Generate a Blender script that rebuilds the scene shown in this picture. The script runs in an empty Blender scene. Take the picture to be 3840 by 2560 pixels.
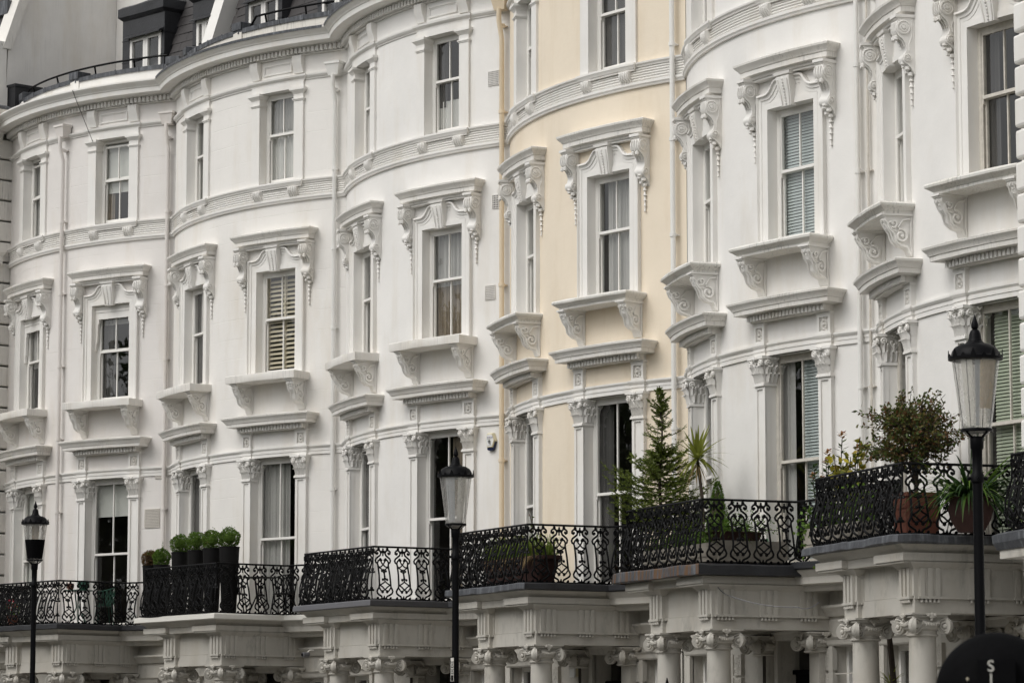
import bpy, bmesh, math, random
from math import sin, cos, pi, radians as R_, sqrt
from mathutils import Vector, Matrix

random.seed(7)
S = bpy.context.scene
COL = S.collection
# ------------------------------------------------------------------ camera, sky, sun, exposure
EYE = Vector((54.52788, -28.83482, 1.62))
FW = Vector((-0.88332758, 0.4512809, 0.12679883))
RT = Vector((0.454970051, 0.890506727, 0.000149166))
UP = RT.cross(FW).normalized()
cd = bpy.data.cameras.new('camera')
cam = bpy.data.objects.new('camera', cd); COL.objects.link(cam)
cd.sensor_width = 36.0
cd.lens = 12414.364 / 3840 * 36.0
cd.clip_start = 0.5; cd.clip_end = 3000
M = Matrix((RT, UP, -FW)).transposed().to_4x4(); M.translation = EYE
cam.matrix_world = M
cd.dof.use_dof = True; cd.dof.focus_distance = 60.0; cd.dof.aperture_fstop = 14
S.camera = cam

SUN_EL, SUN_AZ = 50.0, 176.0          # azimuth of the sun: degrees clockwise from +Y
w = bpy.data.worlds.new('World'); S.world = w; w.use_nodes = True
nt = w.node_tree; bg = nt.nodes['Background']
sky = nt.nodes.new('ShaderNodeTexSky'); sky.sky_type = 'NISHITA'; sky.sun_disc = False
sky.sun_elevation = R_(SUN_EL); sky.sun_rotation = R_(SUN_AZ)
sky.air_density = 1.0; sky.dust_density = 4.0; sky.ozone_density = 1.0
hs = nt.nodes.new('ShaderNodeHueSaturation'); hs.inputs['Saturation'].default_value = 0.06
nt.links.new(sky.outputs[0], hs.inputs['Color']); nt.links.new(hs.outputs[0], bg.inputs['Color'])
bg.inputs['Strength'].default_value = 0.12
sd = bpy.data.lights.new('sun', 'SUN'); sd.energy = 0.7; sd.angle = R_(45); sd.color = (1.0, 0.955, 0.89)
so = bpy.data.objects.new('sun', sd); COL.objects.link(so)
az, el = R_(SUN_AZ), R_(SUN_EL)
sdir = Vector((sin(az) * cos(el), cos(az) * cos(el), sin(el)))
so.rotation_euler = sdir.to_track_quat('Z', 'Y').to_euler(); so.location = (0, -30, 40)
vs = S.view_settings; vs.view_transform = 'Standard'; vs.look = 'None'; vs.exposure = 0.36; vs.gamma = 1.0; vs.use_curve_mapping = False

# ------------------------------------------------------------------ materials
MATS = {}
def nodes(name):
    m = bpy.data.materials.new(name); m.use_nodes = True; MATS[name] = m
    n = m.node_tree.nodes; return m, n, m.node_tree.links, n['Principled BSDF']
def noise(n, l, vec, scale, detail=3, rough=.55, sc=None):
    if sc is not None:
        mp = n.new('ShaderNodeMapping'); mp.inputs['Scale'].default_value = sc; l.new(vec, mp.inputs['Vector']); vec = mp.outputs[0]
    t = n.new('ShaderNodeTexNoise'); t.inputs['Scale'].default_value = scale; t.inputs['Detail'].default_value = detail
    t.inputs['Roughness'].default_value = rough; l.new(vec, t.inputs['Vector']); return t.outputs['Fac']
def ramp(n, l, fac, stops):
    r = n.new('ShaderNodeValToRGB'); e = r.color_ramp.elements
    while len(e) > 1: e.remove(e[-1])
    for i, (p, c) in enumerate(stops):
        x = e[0] if i == 0 else e.new(p)
        x.position = p; x.color = (c, c, c, 1) if not isinstance(c, tuple) else (*c, 1)
    l.new(fac, r.inputs[0]); return r.outputs[0]
def mul(n, l, a, b, fac=1.0, mode='MULTIPLY'):
    x = n.new('ShaderNodeMix'); x.data_type = 'RGBA'; x.blend_type = mode
    x.inputs[0].default_value = fac
    for k, v in ((6, a), (7, b)):
        if isinstance(v, tuple): x.inputs[k].default_value = (*v, 1)
        else: l.new(v, x.inputs[k])
    return x.outputs[2]
def bump(n, l, h, strength, dist, prev=None):
    b = n.new('ShaderNodeBump'); b.inputs['Strength'].default_value = strength; b.inputs['Distance'].default_value = dist
    l.new(h, b.inputs['Height'])
    if prev is not None: l.new(prev, b.inputs['Normal'])
    return b.outputs[0]
def pos(n): return n.new('ShaderNodeNewGeometry').outputs['Position']

def paint(name, base, grime=0.0, courses=False, rough=.6, mott=.07, cracks=0.0, streak=26):
    m, n, l, p = nodes(name); v = pos(n)
    c = ramp(n, l, noise(n, l, v, .9, 5, .6), [(.25, 1 - mott), (.7, 1.0)])
    c = mul(n, l, base, c)
    # damp / weathering patches, vertically drawn out
    d = noise(n, l, v, 1.0, 6, .65, (1.6, 1.6, .35))
    c2 = ramp(n, l, d, [(.5, (1, 1, 1)), (.78, (.90, .87, .82))])
    c = mul(n, l, c, c2)
    if grime:
        st = noise(n, l, v, 1.0, 5, .7, (streak, streak, 1.1 if streak > 15 else 2.2)); pt = noise(n, l, v, 1.3, 3, .6)
        s = ramp(n, l, st, [(.50, 1.0), (.66, .42)]); q = ramp(n, l, pt, [(.42, 0.0), (.62, 1.0)])
        x = n.new('ShaderNodeMix'); x.data_type = 'RGBA'; x.blend_type = 'MULTIPLY'
        mm = n.new('ShaderNodeMath'); mm.operation = 'MULTIPLY'; mm.inputs[1].default_value = grime; l.new(q, mm.inputs[0])
        l.new(mm.outputs[0], x.inputs[0]); l.new(c, x.inputs[6]); l.new(s, x.inputs[7]); c = x.outputs[2]
    if cracks:
        vo = n.new('ShaderNodeTexVoronoi'); vo.feature = 'DISTANCE_TO_EDGE'; vo.inputs['Scale'].default_value = 1.1
        wv = noise(n, l, v, 3.0, 4); av = n.new('ShaderNodeVectorMath'); av.operation = 'ADD'
        l.new(v, av.inputs[0]); l.new(wv, av.inputs[1]); l.new(av.outputs[0], vo.inputs['Vector'])
        k = ramp(n, l, vo.outputs['Distance'], [(0.0, .45), (.012, 1.0)]); c = mul(n, l, c, k, cracks)
    l.new(c, p.inputs['Base Color']); p.inputs['Roughness'].default_value = rough
    p.inputs['Specular IOR Level'].default_value = .35
    b = bump(n, l, noise(n, l, v, 2.2, 4), .35, .03)
    b = bump(n, l, noise(n, l, v, 38, 4, .7), .25, .006, b)
    if courses:
        uv = n.new('ShaderNodeUVMap').outputs[0]
        br = n.new('ShaderNodeTexBrick'); br.inputs['Scale'].default_value = 1.0
        br.inputs['Mortar Size'].default_value = .009; br.inputs['Mortar Smooth'].default_value = .6
        br.inputs['Brick Width'].default_value = 1.25; br.inputs['Row Height'].default_value = .44
        l.new(uv, br.inputs['Vector'])
        fade = ramp(n, l, noise(n, l, v, 1.1, 3), [(.38, 0.0), (.62, 1.0)])
        mk = n.new('ShaderNodeMath'); mk.operation = 'MULTIPLY'; l.new(br.outputs['Fac'], mk.inputs[0]); l.new(fade, mk.inputs[1])
        iv = n.new('ShaderNodeMath'); iv.operation = 'SUBTRACT'; iv.inputs[0].default_value = 1; l.new(mk.outputs[0], iv.inputs[1])
        b = bump(n, l, iv.outputs[0], .5, .010, b)
    l.new(b, p.inputs['Normal']); return m

paint('stucco_white', (.80, .782, .752), mott=.09)
paint('stucco_white_coursed', (.785, .762, .725), courses=True, mott=.07)
paint('stucco_blush_coursed', (.745, .715, .685), courses=True, mott=.08)
paint('stucco_blush', (.745, .715, .685), mott=.08)
paint('stucco_cream', (.79, .695, .56), mott=.06)
paint('trim_white', (.79, .772, .738), mott=.08)
paint('trim_weathered', (.77, .745, .70), grime=.55, mott=.12)
paint('trim_stained', (.75, .73, .685), grime=.95, mott=.16)
paint('porch_white_shaded', (.52, .497, .448), grime=.5, mott=.18, streak=6)  # white darkened all over: shade of the lower storey put into the colour
paint('render_grey', (.78, .76, .73), grime=.15, mott=.12, rough=.8)
paint('parapet_white', (.77, .735, .67), grime=.8, mott=.18, cracks=.5)
paint('pipe_white', (.76, .75, .72), rough=.4, mott=.05)
paint('pipe_blush', (.74, .70, .665), rough=.4, mott=.05)
paint('pipe_cream', (.72, .61, .455), rough=.4, mott=.05)

def simple(name, base, rough=.5, metal=0.0, mott=.2, scale=6, bmp=.15, dist=.01, spec=.5, coat=0):
    m, n, l, p = nodes(name); v = pos(n)
    c = ramp(n, l, noise(n, l, v, scale, 5, .6), [(.25, 1 - mott), (.75, 1 + 0.0)])
    l.new(mul(n, l, base, c), p.inputs['Base Color'])
    p.inputs['Roughness'].default_value = rough; p.inputs['Metallic'].default_value = metal
    p.inputs['Specular IOR Level'].default_value = spec
    if bmp: l.new(bump(n, l, noise(n, l, v, scale * 6, 4), bmp, dist), p.inputs['Normal'])
    return m
simple('window_paint', (.80, .78, .74), .35, mott=.05, scale=3, bmp=.05)
simple('window_paint_old', (.66, .62, .55), .5, mott=.25, scale=9)
simple('iron_black', (.006, .006, .0065), .45, mott=.4, scale=20, bmp=.3, dist=.003, spec=.12)
simple('lamp_black', (.004, .004, .005), .45, mott=.3, scale=8, bmp=.1, dist=.002, spec=.10)
simple('matt_black', (.005, .005, .0055), .8, mott=.3, scale=30, bmp=.3, dist=.002, spec=.04)
simple('slate', (.050, .045, .045), .6, mott=.45, scale=2.5, bmp=.35, dist=.008)
simple('planter_black', (.008, .0075, .0075), .7, mott=.3, scale=5, spec=.15)
simple('terracotta', (.17, .055, .032), .8, mott=.4, scale=5, bmp=.3)
simple('terracotta_dark', (.052, .019, .014), .8, mott=.4, scale=5, bmp=.3)
simple('stone_trough', (.40, .365, .31), .85, mott=.45, scale=4, bmp=.4)
simple('soil', (.03, .022, .015), .95, mott=.4, scale=20)
simple('bark', (.06, .042, .03), .9, mott=.5, scale=14, bmp=.6, dist=.02)
simple('green_metal', (.02, .085, .055), .45, mott=.25)
simple('green_plastic', (.015, .22, .06), .35, mott=.1)
simple('asphalt', (.05, .05, .05), .9, mott=.35, scale=3, bmp=.5)
simple('paving', (.24, .23, .215), .85, mott=.3, scale=2)
simple('earth', (.07, .085, .04), .95, mott=.5, scale=.4)
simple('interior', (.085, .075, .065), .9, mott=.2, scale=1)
simple('curtain_grey', (.40, .39, .375), .9, mott=.12, scale=2, bmp=0)
simple('curtain_white', (.62, .61, .585), .9, mott=.1, scale=2, bmp=0)
simple('curtain_dark', (.07, .066, .064), .9, mott=.2, scale=2, bmp=0)
simple('curtain_brown', (.24, .195, .145), .9, mott=.3, scale=4, bmp=0)
simple('blind_cream', (.52, .52, .49), .8, mott=.06, scale=2, bmp=0)
simple('blind_slat', (.43, .475, .47), .5, mott=.06, scale=2, bmp=0)
simple('blind_slat_sage', (.40, .44, .34), .5, mott=.06, scale=2, bmp=0)
simple('shutter_cream', (.58, .52, .40), .45, mott=.06, scale=2, bmp=0)
simple('alarm_white', (.74, .74, .72), .3, mott=.03, bmp=0)
simple('alarm_cream', (.70, .64, .45), .35, mott=.06, bmp=0)
simple('alarm_blue', (.006, .012, .05), .25, mott=.1, bmp=0)
simple('print_black', (.012, .012, .012), .5, mott=0, bmp=0)
simple('print_blue', (.05, .07, .30), .5, mott=0, bmp=0)
simple('print_red', (.45, .05, .03), .5, mott=0, bmp=0)
simple('print_white', (.68, .66, .61), .5, mott=.05, bmp=0)
simple('sheet_grey', (.13, .13, .14), .45, mott=.15, scale=3)
simple('sheet_dark', (.055, .055, .06), .5, mott=.15, scale=3)
simple('lamp_unit_reflection_grey', (.42, .43, .44), .35, mott=.25, scale=4, bmp=.1)  # lamp unit, and grey strips standing in for reflections in the glass
simple('lamp_reflection_tan', (.60, .50, .38), .35, mott=.1, scale=4, bmp=.05)  # tan strip standing in for a reflection in the lantern glass
simple('vent_plastic', (.72, .68, .62), .45, mott=.08, bmp=0)
simple('dark_hole', (.02, .018, .016), .9, mott=.2)
simple('pink_petal', (.55, .02, .05), .6, mott=.2, bmp=0)
simple('dry_leaf', (.40, .28, .13), .85, mott=.4, scale=20, bmp=0)

def lead(name, rust=False):
    m, n, l, p = nodes(name); v = pos(n)
    st = noise(n, l, v, 1.0, 5, .65, (9, 9, 1.6))
    c = ramp(n, l, st, [(.3, (.040, .042, .047)), (.55, (.085, .09, .10)), (.72, (.20, .21, .225))])
    if rust:
        a = noise(n, l, v, 1.0, 4, .6, (12, 12, .6)); k = ramp(n, l, a, [(.48, 0.0), (.56, 1.0)])
        x = n.new('ShaderNodeMix'); x.data_type = 'RGBA'; l.new(k, x.inputs[0]); l.new(c, x.inputs[6]); x.inputs[7].default_value = (.13, .066, .028, 1); c = x.outputs[2]
    l.new(c, p.inputs['Base Color']); p.inputs['Roughness'].default_value = .55; p.inputs['Metallic'].default_value = .15
    l.new(bump(n, l, noise(n, l, v, 7, 4), .5, .03), p.inputs['Normal'])
lead('lead'); lead('lead_rusty', True)
simple('lead_dark', (.026, .027, .031), .5, mott=.5, scale=3, bmp=.4, dist=.02)

def thin_fresnel(n, l, f0, nrm=None):
    lw = n.new('ShaderNodeLayerWeight')
    if nrm is not None: l.new(nrm, lw.inputs['Normal'])
    p = n.new('ShaderNodeMath'); p.operation = 'POWER'; p.inputs[1].default_value = 5; l.new(lw.outputs['Facing'], p.inputs[0])
    m = n.new('ShaderNodeMath'); m.operation = 'MULTIPLY_ADD'; m.inputs[1].default_value = 1 - f0; m.inputs[2].default_value = f0; l.new(p.outputs[0], m.inputs[0])
    return m.outputs[0]
def glass(name, tint=(.95, .96, .95), wav=.035, ior=1.5, rough=.015):
    m, n, l, p = nodes(name); v = pos(n); n.remove(p)
    out = [x for x in n if x.type == 'OUTPUT_MATERIAL'][0]
    tr = n.new('ShaderNodeBsdfTransparent'); tr.inputs[0].default_value = (*tint, 1)
    gl = n.new('ShaderNodeBsdfGlossy'); gl.inputs['Roughness'].default_value = rough; gl.inputs['Color'].default_value = (.95, .95, .95, 1)
    bm = bump(n, l, noise(n, l, v, 1.6, 2), wav * 4, .02)
    l.new(bm, gl.inputs['Normal'])
    mx = n.new('ShaderNodeMixShader'); l.new(thin_fresnel(n, l, ior), mx.inputs[0]); l.new(tr.outputs[0], mx.inputs[1]); l.new(gl.outputs[0], mx.inputs[2])
    l.new(mx.outputs[0], out.inputs['Surface'])
glass('glass', ior=.085)
def milky(name):
    m, n, l, p = nodes(name); v = pos(n); n.remove(p); out = [x for x in n if x.type == 'OUTPUT_MATERIAL'][0]
    tr = n.new('ShaderNodeBsdfTransparent'); tr.inputs[0].default_value = (.95, .95, .94, 1)
    df = n.new('ShaderNodeBsdfDiffuse'); df.inputs[0].default_value = (.86, .84, .81, 1); tl = n.new('ShaderNodeBsdfTranslucent'); tl.inputs[0].default_value = (.90, .88, .85, 1)
    ad = n.new('ShaderNodeMixShader'); ad.inputs[0].default_value = .5; l.new(df.outputs[0], ad.inputs[1]); l.new(tl.outputs[0], ad.inputs[2])
    dirt = ramp(n, l, noise(n, l, v, 1.0, 5, .65, (7, 7, 2.2)), [(.35, .20), (.72, .46)])
    mx = n.new('ShaderNodeMixShader'); l.new(dirt, mx.inputs[0]); l.new(tr.outputs[0], mx.inputs[1]); l.new(ad.outputs[0], mx.inputs[2])
    gl = n.new('ShaderNodeBsdfGlossy'); gl.inputs['Roughness'].default_value = .06; m2 = n.new('ShaderNodeMixShader'); l.new(thin_fresnel(n, l, .05), m2.inputs[0]); l.new(mx.outputs[0], m2.inputs[1]); l.new(gl.outputs[0], m2.inputs[2]); l.new(m2.outputs[0], out.inputs[0])
milky('lantern_glass')

def foliage(name, cols, rough=.55, trans=.25):
    m, n, l, p = nodes(name)
    g = n.new('ShaderNodeNewGeometry')
    k = len(cols); c = ramp(n, l, g.outputs['Random Per Island'], [((i + .5) / k, cc) for i, cc in enumerate(cols)])
    c = mul(n, l, c, ramp(n, l, noise(n, l, g.outputs['Position'], 3.0, 2), [(.3, .62), (.7, 1.0)]))
    l.new(c, p.inputs['Base Color']); p.inputs['Roughness'].default_value = rough
    p.inputs['Specular IOR Level'].default_value = .3
    out = [x for x in n if x.type == 'OUTPUT_MATERIAL'][0]
    t = n.new('ShaderNodeBsdfTranslucent'); l.new(c, t.inputs[0]); mx = n.new('ShaderNodeMixShader'); mx.inputs[0].default_value = trans
    l.new(p.outputs[0], mx.inputs[1]); l.new(t.outputs[0], mx.inputs[2]); l.new(mx.outputs[0], out.inputs[0])
foliage('leaf_box', [(.065, .13, .014), (.11, .20, .022), (.08, .155, .018), (.15, .24, .035)])
foliage('leaf_box_brown', [(.16, .085, .03), (.20, .11, .04), (.09, .09, .02), (.12, .06, .025)])
foliage('leaf_conifer', [(.10, .14, .026), (.15, .20, .032), (.22, .27, .045), (.11, .15, .03)])
foliage('leaf_palm', [(.28, .30, .04), (.42, .40, .07), (.20, .24, .04), (.50, .44, .12)], trans=.55)
foliage('leaf_bush', [(.08, .11, .025), (.15, .075, .03), (.11, .14, .03), (.20, .08, .035), (.07, .105, .025), (.09, .13, .025)])
foliage('leaf_bright', [(.09, .19, .02), (.14, .26, .035), (.07, .14, .018), (.18, .28, .05)])
foliage('leaf_grass', [(.17, .28, .04), (.28, .40, .06), (.12, .20, .03), (.38, .38, .12)])
foliage('leaf_strap', [(.025, .06, .015), (.035, .08, .018), (.02, .05, .015), (.12, .22, .025)])
foliage('leaf_yellow', [(.48, .40, .03), (.38, .36, .05), (.22, .26, .03), (.55, .40, .06)])
foliage('leaf_redtip', [(.32, .10, .04), (.24, .12, .04), (.40, .20, .06)])
foliage('leaf_tree', [(.035, .06, .015), (.05, .085, .02), (.045, .07, .018), (.06, .095, .025)], trans=.2)

# ------------------------------------------------------------------ mesh builder
ZG = 8.397
K = 0.119066; RAD = 1 / K; UR = 1.683
def F(u, w, z):
    a = u * K; return ((RAD + w) * sin(a), RAD - (RAD + w) * cos(a), z + ZG)
def G(uc):
    a = uc * K; ca, sa = cos(a), sin(a); bx, by, _ = F(uc, 0, 0)
    return lambda x, w, z: (bx + x * ca + w * sa, by + x * sa - w * ca, z + ZG)
def L(x, y, z): return (x, -y, z + ZG)
def ID(x, y, z): return (x, y, z)
def shift(m, a=0, b=0, c=0): return lambda x, y, z: m(x + a, y + b, z + c)

class MB:
    def __init__(s): s.v = []; s.f = []; s.uv = None; s.soft = False
    def add(s, vs, fs):
        o = len(s.v); s.v.extend(vs); s.f.extend([tuple(i + o for i in f) for f in fs]); return s
    def box(s, m, a0, a1, b0, b1, c0, c1, n=1):
        vs = []; fs = []
        for i in range(n + 1):
            a = a0 + (a1 - a0) * i / n
            vs += [m(a, b0, c0), m(a, b1, c0), m(a, b1, c1), m(a, b0, c1)]
        for i in range(n):
            o = 4 * i
            for k in range(4): fs.append((o + k, o + (k + 1) % 4, o + 4 + (k + 1) % 4, o + 4 + k))
        fs += [(0, 1, 2, 3), (4 * n + 3, 4 * n + 2, 4 * n + 1, 4 * n)]
        return s.add(vs, fs)
    def prism(s, m, poly, a0, a1, n=1):
        k = len(poly); vs = []; fs = []
        for i in range(n + 1):
            a = a0 + (a1 - a0) * i / n; vs += [m(a, b, c) for b, c in poly]
        for i in range(n):
            for j in range(k): fs.append((i * k + j, i * k + (j + 1) % k, (i + 1) * k + (j + 1) % k, (i + 1) * k + j))
        fs += [tuple(range(k)), tuple(range(n * k, n * k + k))]
        return s.add(vs, fs)
    def sweep(s, m, a0, a1, prof, n):
        k = len(prof); vs = []; fs = []
        for i in range(n + 1):
            a = a0 + (a1 - a0) * i / n; vs += [m(a, b, c) for b, c in prof]
        for i in range(n):
            for j in range(k - 1): fs.append((i * k + j, i * k + j + 1, (i + 1) * k + j + 1, (i + 1) * k + j))
        return s.add(vs, fs)
    def mould(s, m, a0, a1, prof, back=-.03, n=4, wob=0.0):
        p0 = prof[0][0]; vs = []; fs = []; k = n + 3; rnd = random.Random(int(abs(a0) * 1000))
        for p, c in prof:
            e = p - p0; A0, A1 = a0 - e, a1 + e
            row = [(A0, back)] + [(A0 + (A1 - A0) * i / n, p) for i in range(n + 1)] + [(A1, back)]
            vs += [m(a, b + (rnd.uniform(-wob, wob) if b > back else 0), c + (rnd.uniform(-wob, wob) if b > back else 0)) for a, b in row]
        for r in range(len(prof) - 1):
            for j in range(k - 1): fs.append((r * k + j, r * k + j + 1, (r + 1) * k + j + 1, (r + 1) * k + j))
        for r in (0, len(prof) - 1):                      # bottom and top, as strips back to the wall
            p, c = prof[r]; e = p - p0; A0, A1 = a0 - e, a1 + e
            o = len(vs); vs += [m(A0 + (A1 - A0) * i / n, back, c) for i in range(n + 1)]
            for i in range(n): fs.append((o + i, o + i + 1, r * k + 2 + i, r * k + 1 + i))
        return s.add(vs, fs)
    def loft(s, m, rings):                                # rings of (c, b, half width): a front piece standing on the wall
        vs = []; fs = []
        for c, b, h in rings: vs += [m(-h, -.01, c), m(-h, b, c), m(h, b, c), m(h, -.01, c)]
        n = len(rings)
        for i in range(n - 1):
            for k in range(3): fs.append((4 * i + k, 4 * i + k + 1, 4 * i + 5 + k, 4 * i + 4 + k))
        fs += [(0, 1, 2, 3), (4 * n - 4, 4 * n - 3, 4 * n - 2, 4 * n - 1)]
        return s.add(vs, fs)
    def tube(s, m, pts, r, sides=6, cap=True):
        s.soft = True
        P = [Vector(m(*p)) for p in pts]; n = len(P); vs = []; fs = []
        rr = r if isinstance(r, (list, tuple)) else [r] * n
        up = None
        for i in range(n):
            t = (P[min(i + 1, n - 1)] - P[max(i - 1, 0)])
            t = t.normalized() if t.length > 1e-9 else Vector((0, 0, 1))
            if up is None: up = t.orthogonal().normalized()
            else:
                up = up - t * up.dot(t); up = up.normalized() if up.length > 1e-6 else t.orthogonal().normalized()
            b = t.cross(up)
            for k in range(sides):
                a = 2 * pi * k / sides; vs.append(tuple(P[i] + (up * cos(a) + b * sin(a)) * rr[i]))
        for i in range(n - 1):
            for k in range(sides): fs.append((i * sides + k, i * sides + (k + 1) % sides, (i + 1) * sides + (k + 1) % sides, (i + 1) * sides + k))
        if cap: fs += [tuple(range(sides)), tuple(range((n - 1) * sides, n * sides))]
        return s.add(vs, fs)
    def lathe(s, m, ctr, prof, n=12, ax='c', ph=0.0, sq=1.0):   # prof (radius, height) about an axis of m's space
        s.soft = True
        x, y, z = ctr; vs = []; fs = []
        for r, h in prof:
            for k in range(n):
                a = 2 * pi * k / n + ph; p, q = r * cos(a), r * sin(a) * sq
                vs.append(m(x + p, y + q, z + h) if ax == 'c' else m(x + h, y + p, z + q) if ax == 'a' else m(x + p, y + h, z + q))
        for i in range(len(prof) - 1):
            for k in range(n): fs.append((i * n + k, i * n + (k + 1) % n, (i + 1) * n + (k + 1) % n, (i + 1) * n + k))
        fs += [tuple(range(n)), tuple(range((len(prof) - 1) * n, len(prof) * n))]
        return s.add(vs, fs)
    def blob(s, m, ctr, ra, rb, rc):
        s.soft = True
        x, y, z = ctr; vs = [m(x, y, z - rc)]; fs = []
        for h, k in ((-.5, .87), (.5, .87)):
            for i in range(6):
                a = pi * i / 3; vs.append(m(x + ra * k * cos(a), y + rb * k * sin(a), z + rc * h))
        vs.append(m(x, y, z + rc))
        for i in range(6):
            j = (i + 1) % 6; fs += [(0, 1 + j, 1 + i), (1 + i, 1 + j, 7 + j, 7 + i), (7 + i, 7 + j, 13)]
        return s.add(vs, fs)
    def band(s, m, path, sec, close=False):               # a moulding along a path drawn on the wall plane (a, c); sec = (inset, proud)
        n = len(path); P = [Vector(p) for p in path]; vs = []; fs = []; k = len(sec)
        for i in range(n):
            d0 = (P[i] - P[i - 1]) if i > 0 or close else (P[1] - P[0]); d1 = (P[(i + 1) % n] - P[i]) if i < n - 1 or close else (P[-1] - P[-2])
            d0.normalize(); d1.normalize(); n0 = Vector((d0.y, -d0.x)); n1 = Vector((d1.y, -d1.x))
            mt = (n0 + n1); mt = mt / max(.35, mt.dot(n0)) if mt.length > 1e-6 else n0
            for o, b in sec: vs.append(m(P[i].x + mt.x * o, b, P[i].y + mt.y * o))
        for i in range(n if close else n - 1):
            for j in range(k - 1): fs.append((i * k + j, i * k + j + 1, ((i + 1) % n) * k + j + 1, ((i + 1) % n) * k + j))
        return s.add(vs, fs)
    def leaf(s, p, d, side, L_, W):
        p = Vector(p); a = p + d * L_ * .45 + side * W * .5; b = p + d * L_ * .45 - side * W * .5; t = p + d * L_
        return s.add([tuple(p), tuple(a), tuple(t), tuple(b)], [(0, 1, 2), (0, 2, 3)])
    def strap(s, p, d, L_, W, droop, n=5):
        p = Vector(p); d = Vector(d).normalized(); vs = []; fs = []
        side = d.cross(Vector((0, 0, 1))); side = side.normalized() if side.length > 1e-4 else Vector((1, 0, 0))
        q = p.copy(); dd = d.copy()
        for i in range(n + 1):
            t = i / n; ww = W * (.45 + 1.1 * t - 1.5 * t * t + .0) if t < 1 else .002
            ww = max(.002, W * (1 - t ** 2.2) * (.5 + min(t * 3, 1) * .5))
            vs += [tuple(q - side * ww * .5), tuple(q + side * ww * .5)]
            dd = (dd + Vector((0, 0, -droop / n))).normalized(); q = q + dd * (L_ / n)
        for i in range(n): fs.append((2 * i, 2 * i + 1, 2 * i + 3, 2 * i + 2))
        return s.add(vs, fs)
    def mesh(s, name, mat, smooth=True, fix=True, ang=38):
        me = bpy.data.meshes.new(name); me.from_pydata(s.v, [], s.f); me.materials.append(MATS[mat])
        if s.uv:
            uvl = me.uv_layers.new(name='UVMap')
            idx = [0] * len(me.loops); me.loops.foreach_get('vertex_index', idx)
            fl = []
            for i in idx: fl += s.uv[i]
            uvl.data.foreach_set('uv', fl)
        if fix:
            bm = bmesh.new(); bm.from_mesh(me); bmesh.ops.recalc_face_normals(bm, faces=bm.faces); bm.to_mesh(me); bm.free()
        if smooth:
            me.polygons.foreach_set('use_smooth', [True] * len(me.polygons)); me.set_sharp_from_angle(angle=R_(ang if s.soft else 20))
        me.update(); return me

CACHE = {}
def link(name, me, parent=None, loc=None, rz=None, kind=None, label=None):
    o = bpy.data.objects.new(name, me); COL.objects.link(o)
    if parent: o.parent = parent
    if loc is not None: o.location = loc
    if rz is not None: o.rotation_euler = (0, 0, rz)
    if kind: o['kind'] = kind
    if label: o['label'] = label
    return o
def part(name, key, fn, mat, parent, smooth=True, kind=None, label=None, fix=True, loc=None, rz=None):
    k = (key, mat)
    if k not in CACHE:
        b = MB(); fn(b); CACHE[k] = b.mesh(name, mat, smooth, fix)
    return link(name, CACHE[k], parent, loc, rz, kind, label)
def thing(name, label, cat, loc=(0, 0, 0), rz=0, group=None):
    o = bpy.data.objects.new(name, None); COL.objects.link(o); o.location = loc; o.rotation_euler = (0, 0, rz)
    o.empty_display_size = .3
    o['label'] = label; o['category'] = cat
    if group: o['group'] = group
    return o
def tag(o, label, cat, group=None):
    o['label'] = label; o['category'] = cat
    if group: o['group'] = group
    return o
def struct(name, b, mat):
    o = link(name, b.mesh(name, mat, smooth=False), kind='structure'); return o
def text_mesh(body, size, mat, depth=.002):
    cu = bpy.data.curves.new('lettering', 'FONT'); cu.body = body; cu.size = size; cu.align_x = 'CENTER'; cu.align_y = 'CENTER'; cu.extrude = depth
    t = bpy.data.objects.new('lettering_tmp', cu); COL.objects.link(t)
    me = bpy.data.meshes.new_from_object(t.evaluated_get(bpy.context.evaluated_depsgraph_get()))
    bpy.data.objects.remove(t); me.materials.clear(); me.materials.append(MATS[mat]); return me

# ------------------------------------------------------------------ ground
gb = MB(); gb.box(ID, -900, 900, -900, 900, -.6, -.25); struct('ground', gb, 'earth')
PL = {'A': (-20.58725, -2.54287, .27001, -.01323), 'B': (-13.76873, -1.08494, .18702, -.01899), 'C': (-6.87712, -.19289, .07546, -.01219),
      'D': (0, 0, 0, 0), 'E': (6.89482, -.21639, -.07404, .02396), 'F': (13.73541, -.88054, -.13307, -.01698)}
def wpt(h, x, y, z):
    ox, oy, a, dz = PL[h]; return Vector((ox + cos(a) * x + sin(a) * y, oy + sin(a) * x - cos(a) * y, z + ZG + dz))
def strip(name, mat, y0, y1, z0, z1):
    st = [('A', -18), ('A', -9), ('A', -3.4)] + [(h, x) for h in 'ABCDEF' for x in (-1.7, 1.7)] + [('F', 3.4), ('F', 9), ('F', 20), ('F', 40)]
    b = MB(); vs = []; fs = []
    for h, x in st:
        for y, z in ((y0, z0), (y0, z1), (y1, z1), (y1, z0)):
            p = wpt(h, x, y, 0); vs.append((p.x, p.y, z))
    for i in range(len(st) - 1):
        for k in range(4): fs.append((4 * i + k, 4 * i + (k + 1) % 4, 4 * i + 4 + (k + 1) % 4, 4 * i + 4 + k))
    b.add(vs, fs); return struct(name, b, mat)
strip('pavement', 'paving', -1.0, 6.2, -.2, 0.0)
strip('kerb', 'stone_trough', 6.2, 6.45, -.2, -.004)
strip('road', 'asphalt', 6.45, 15.5, -.24, -.13)

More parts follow.
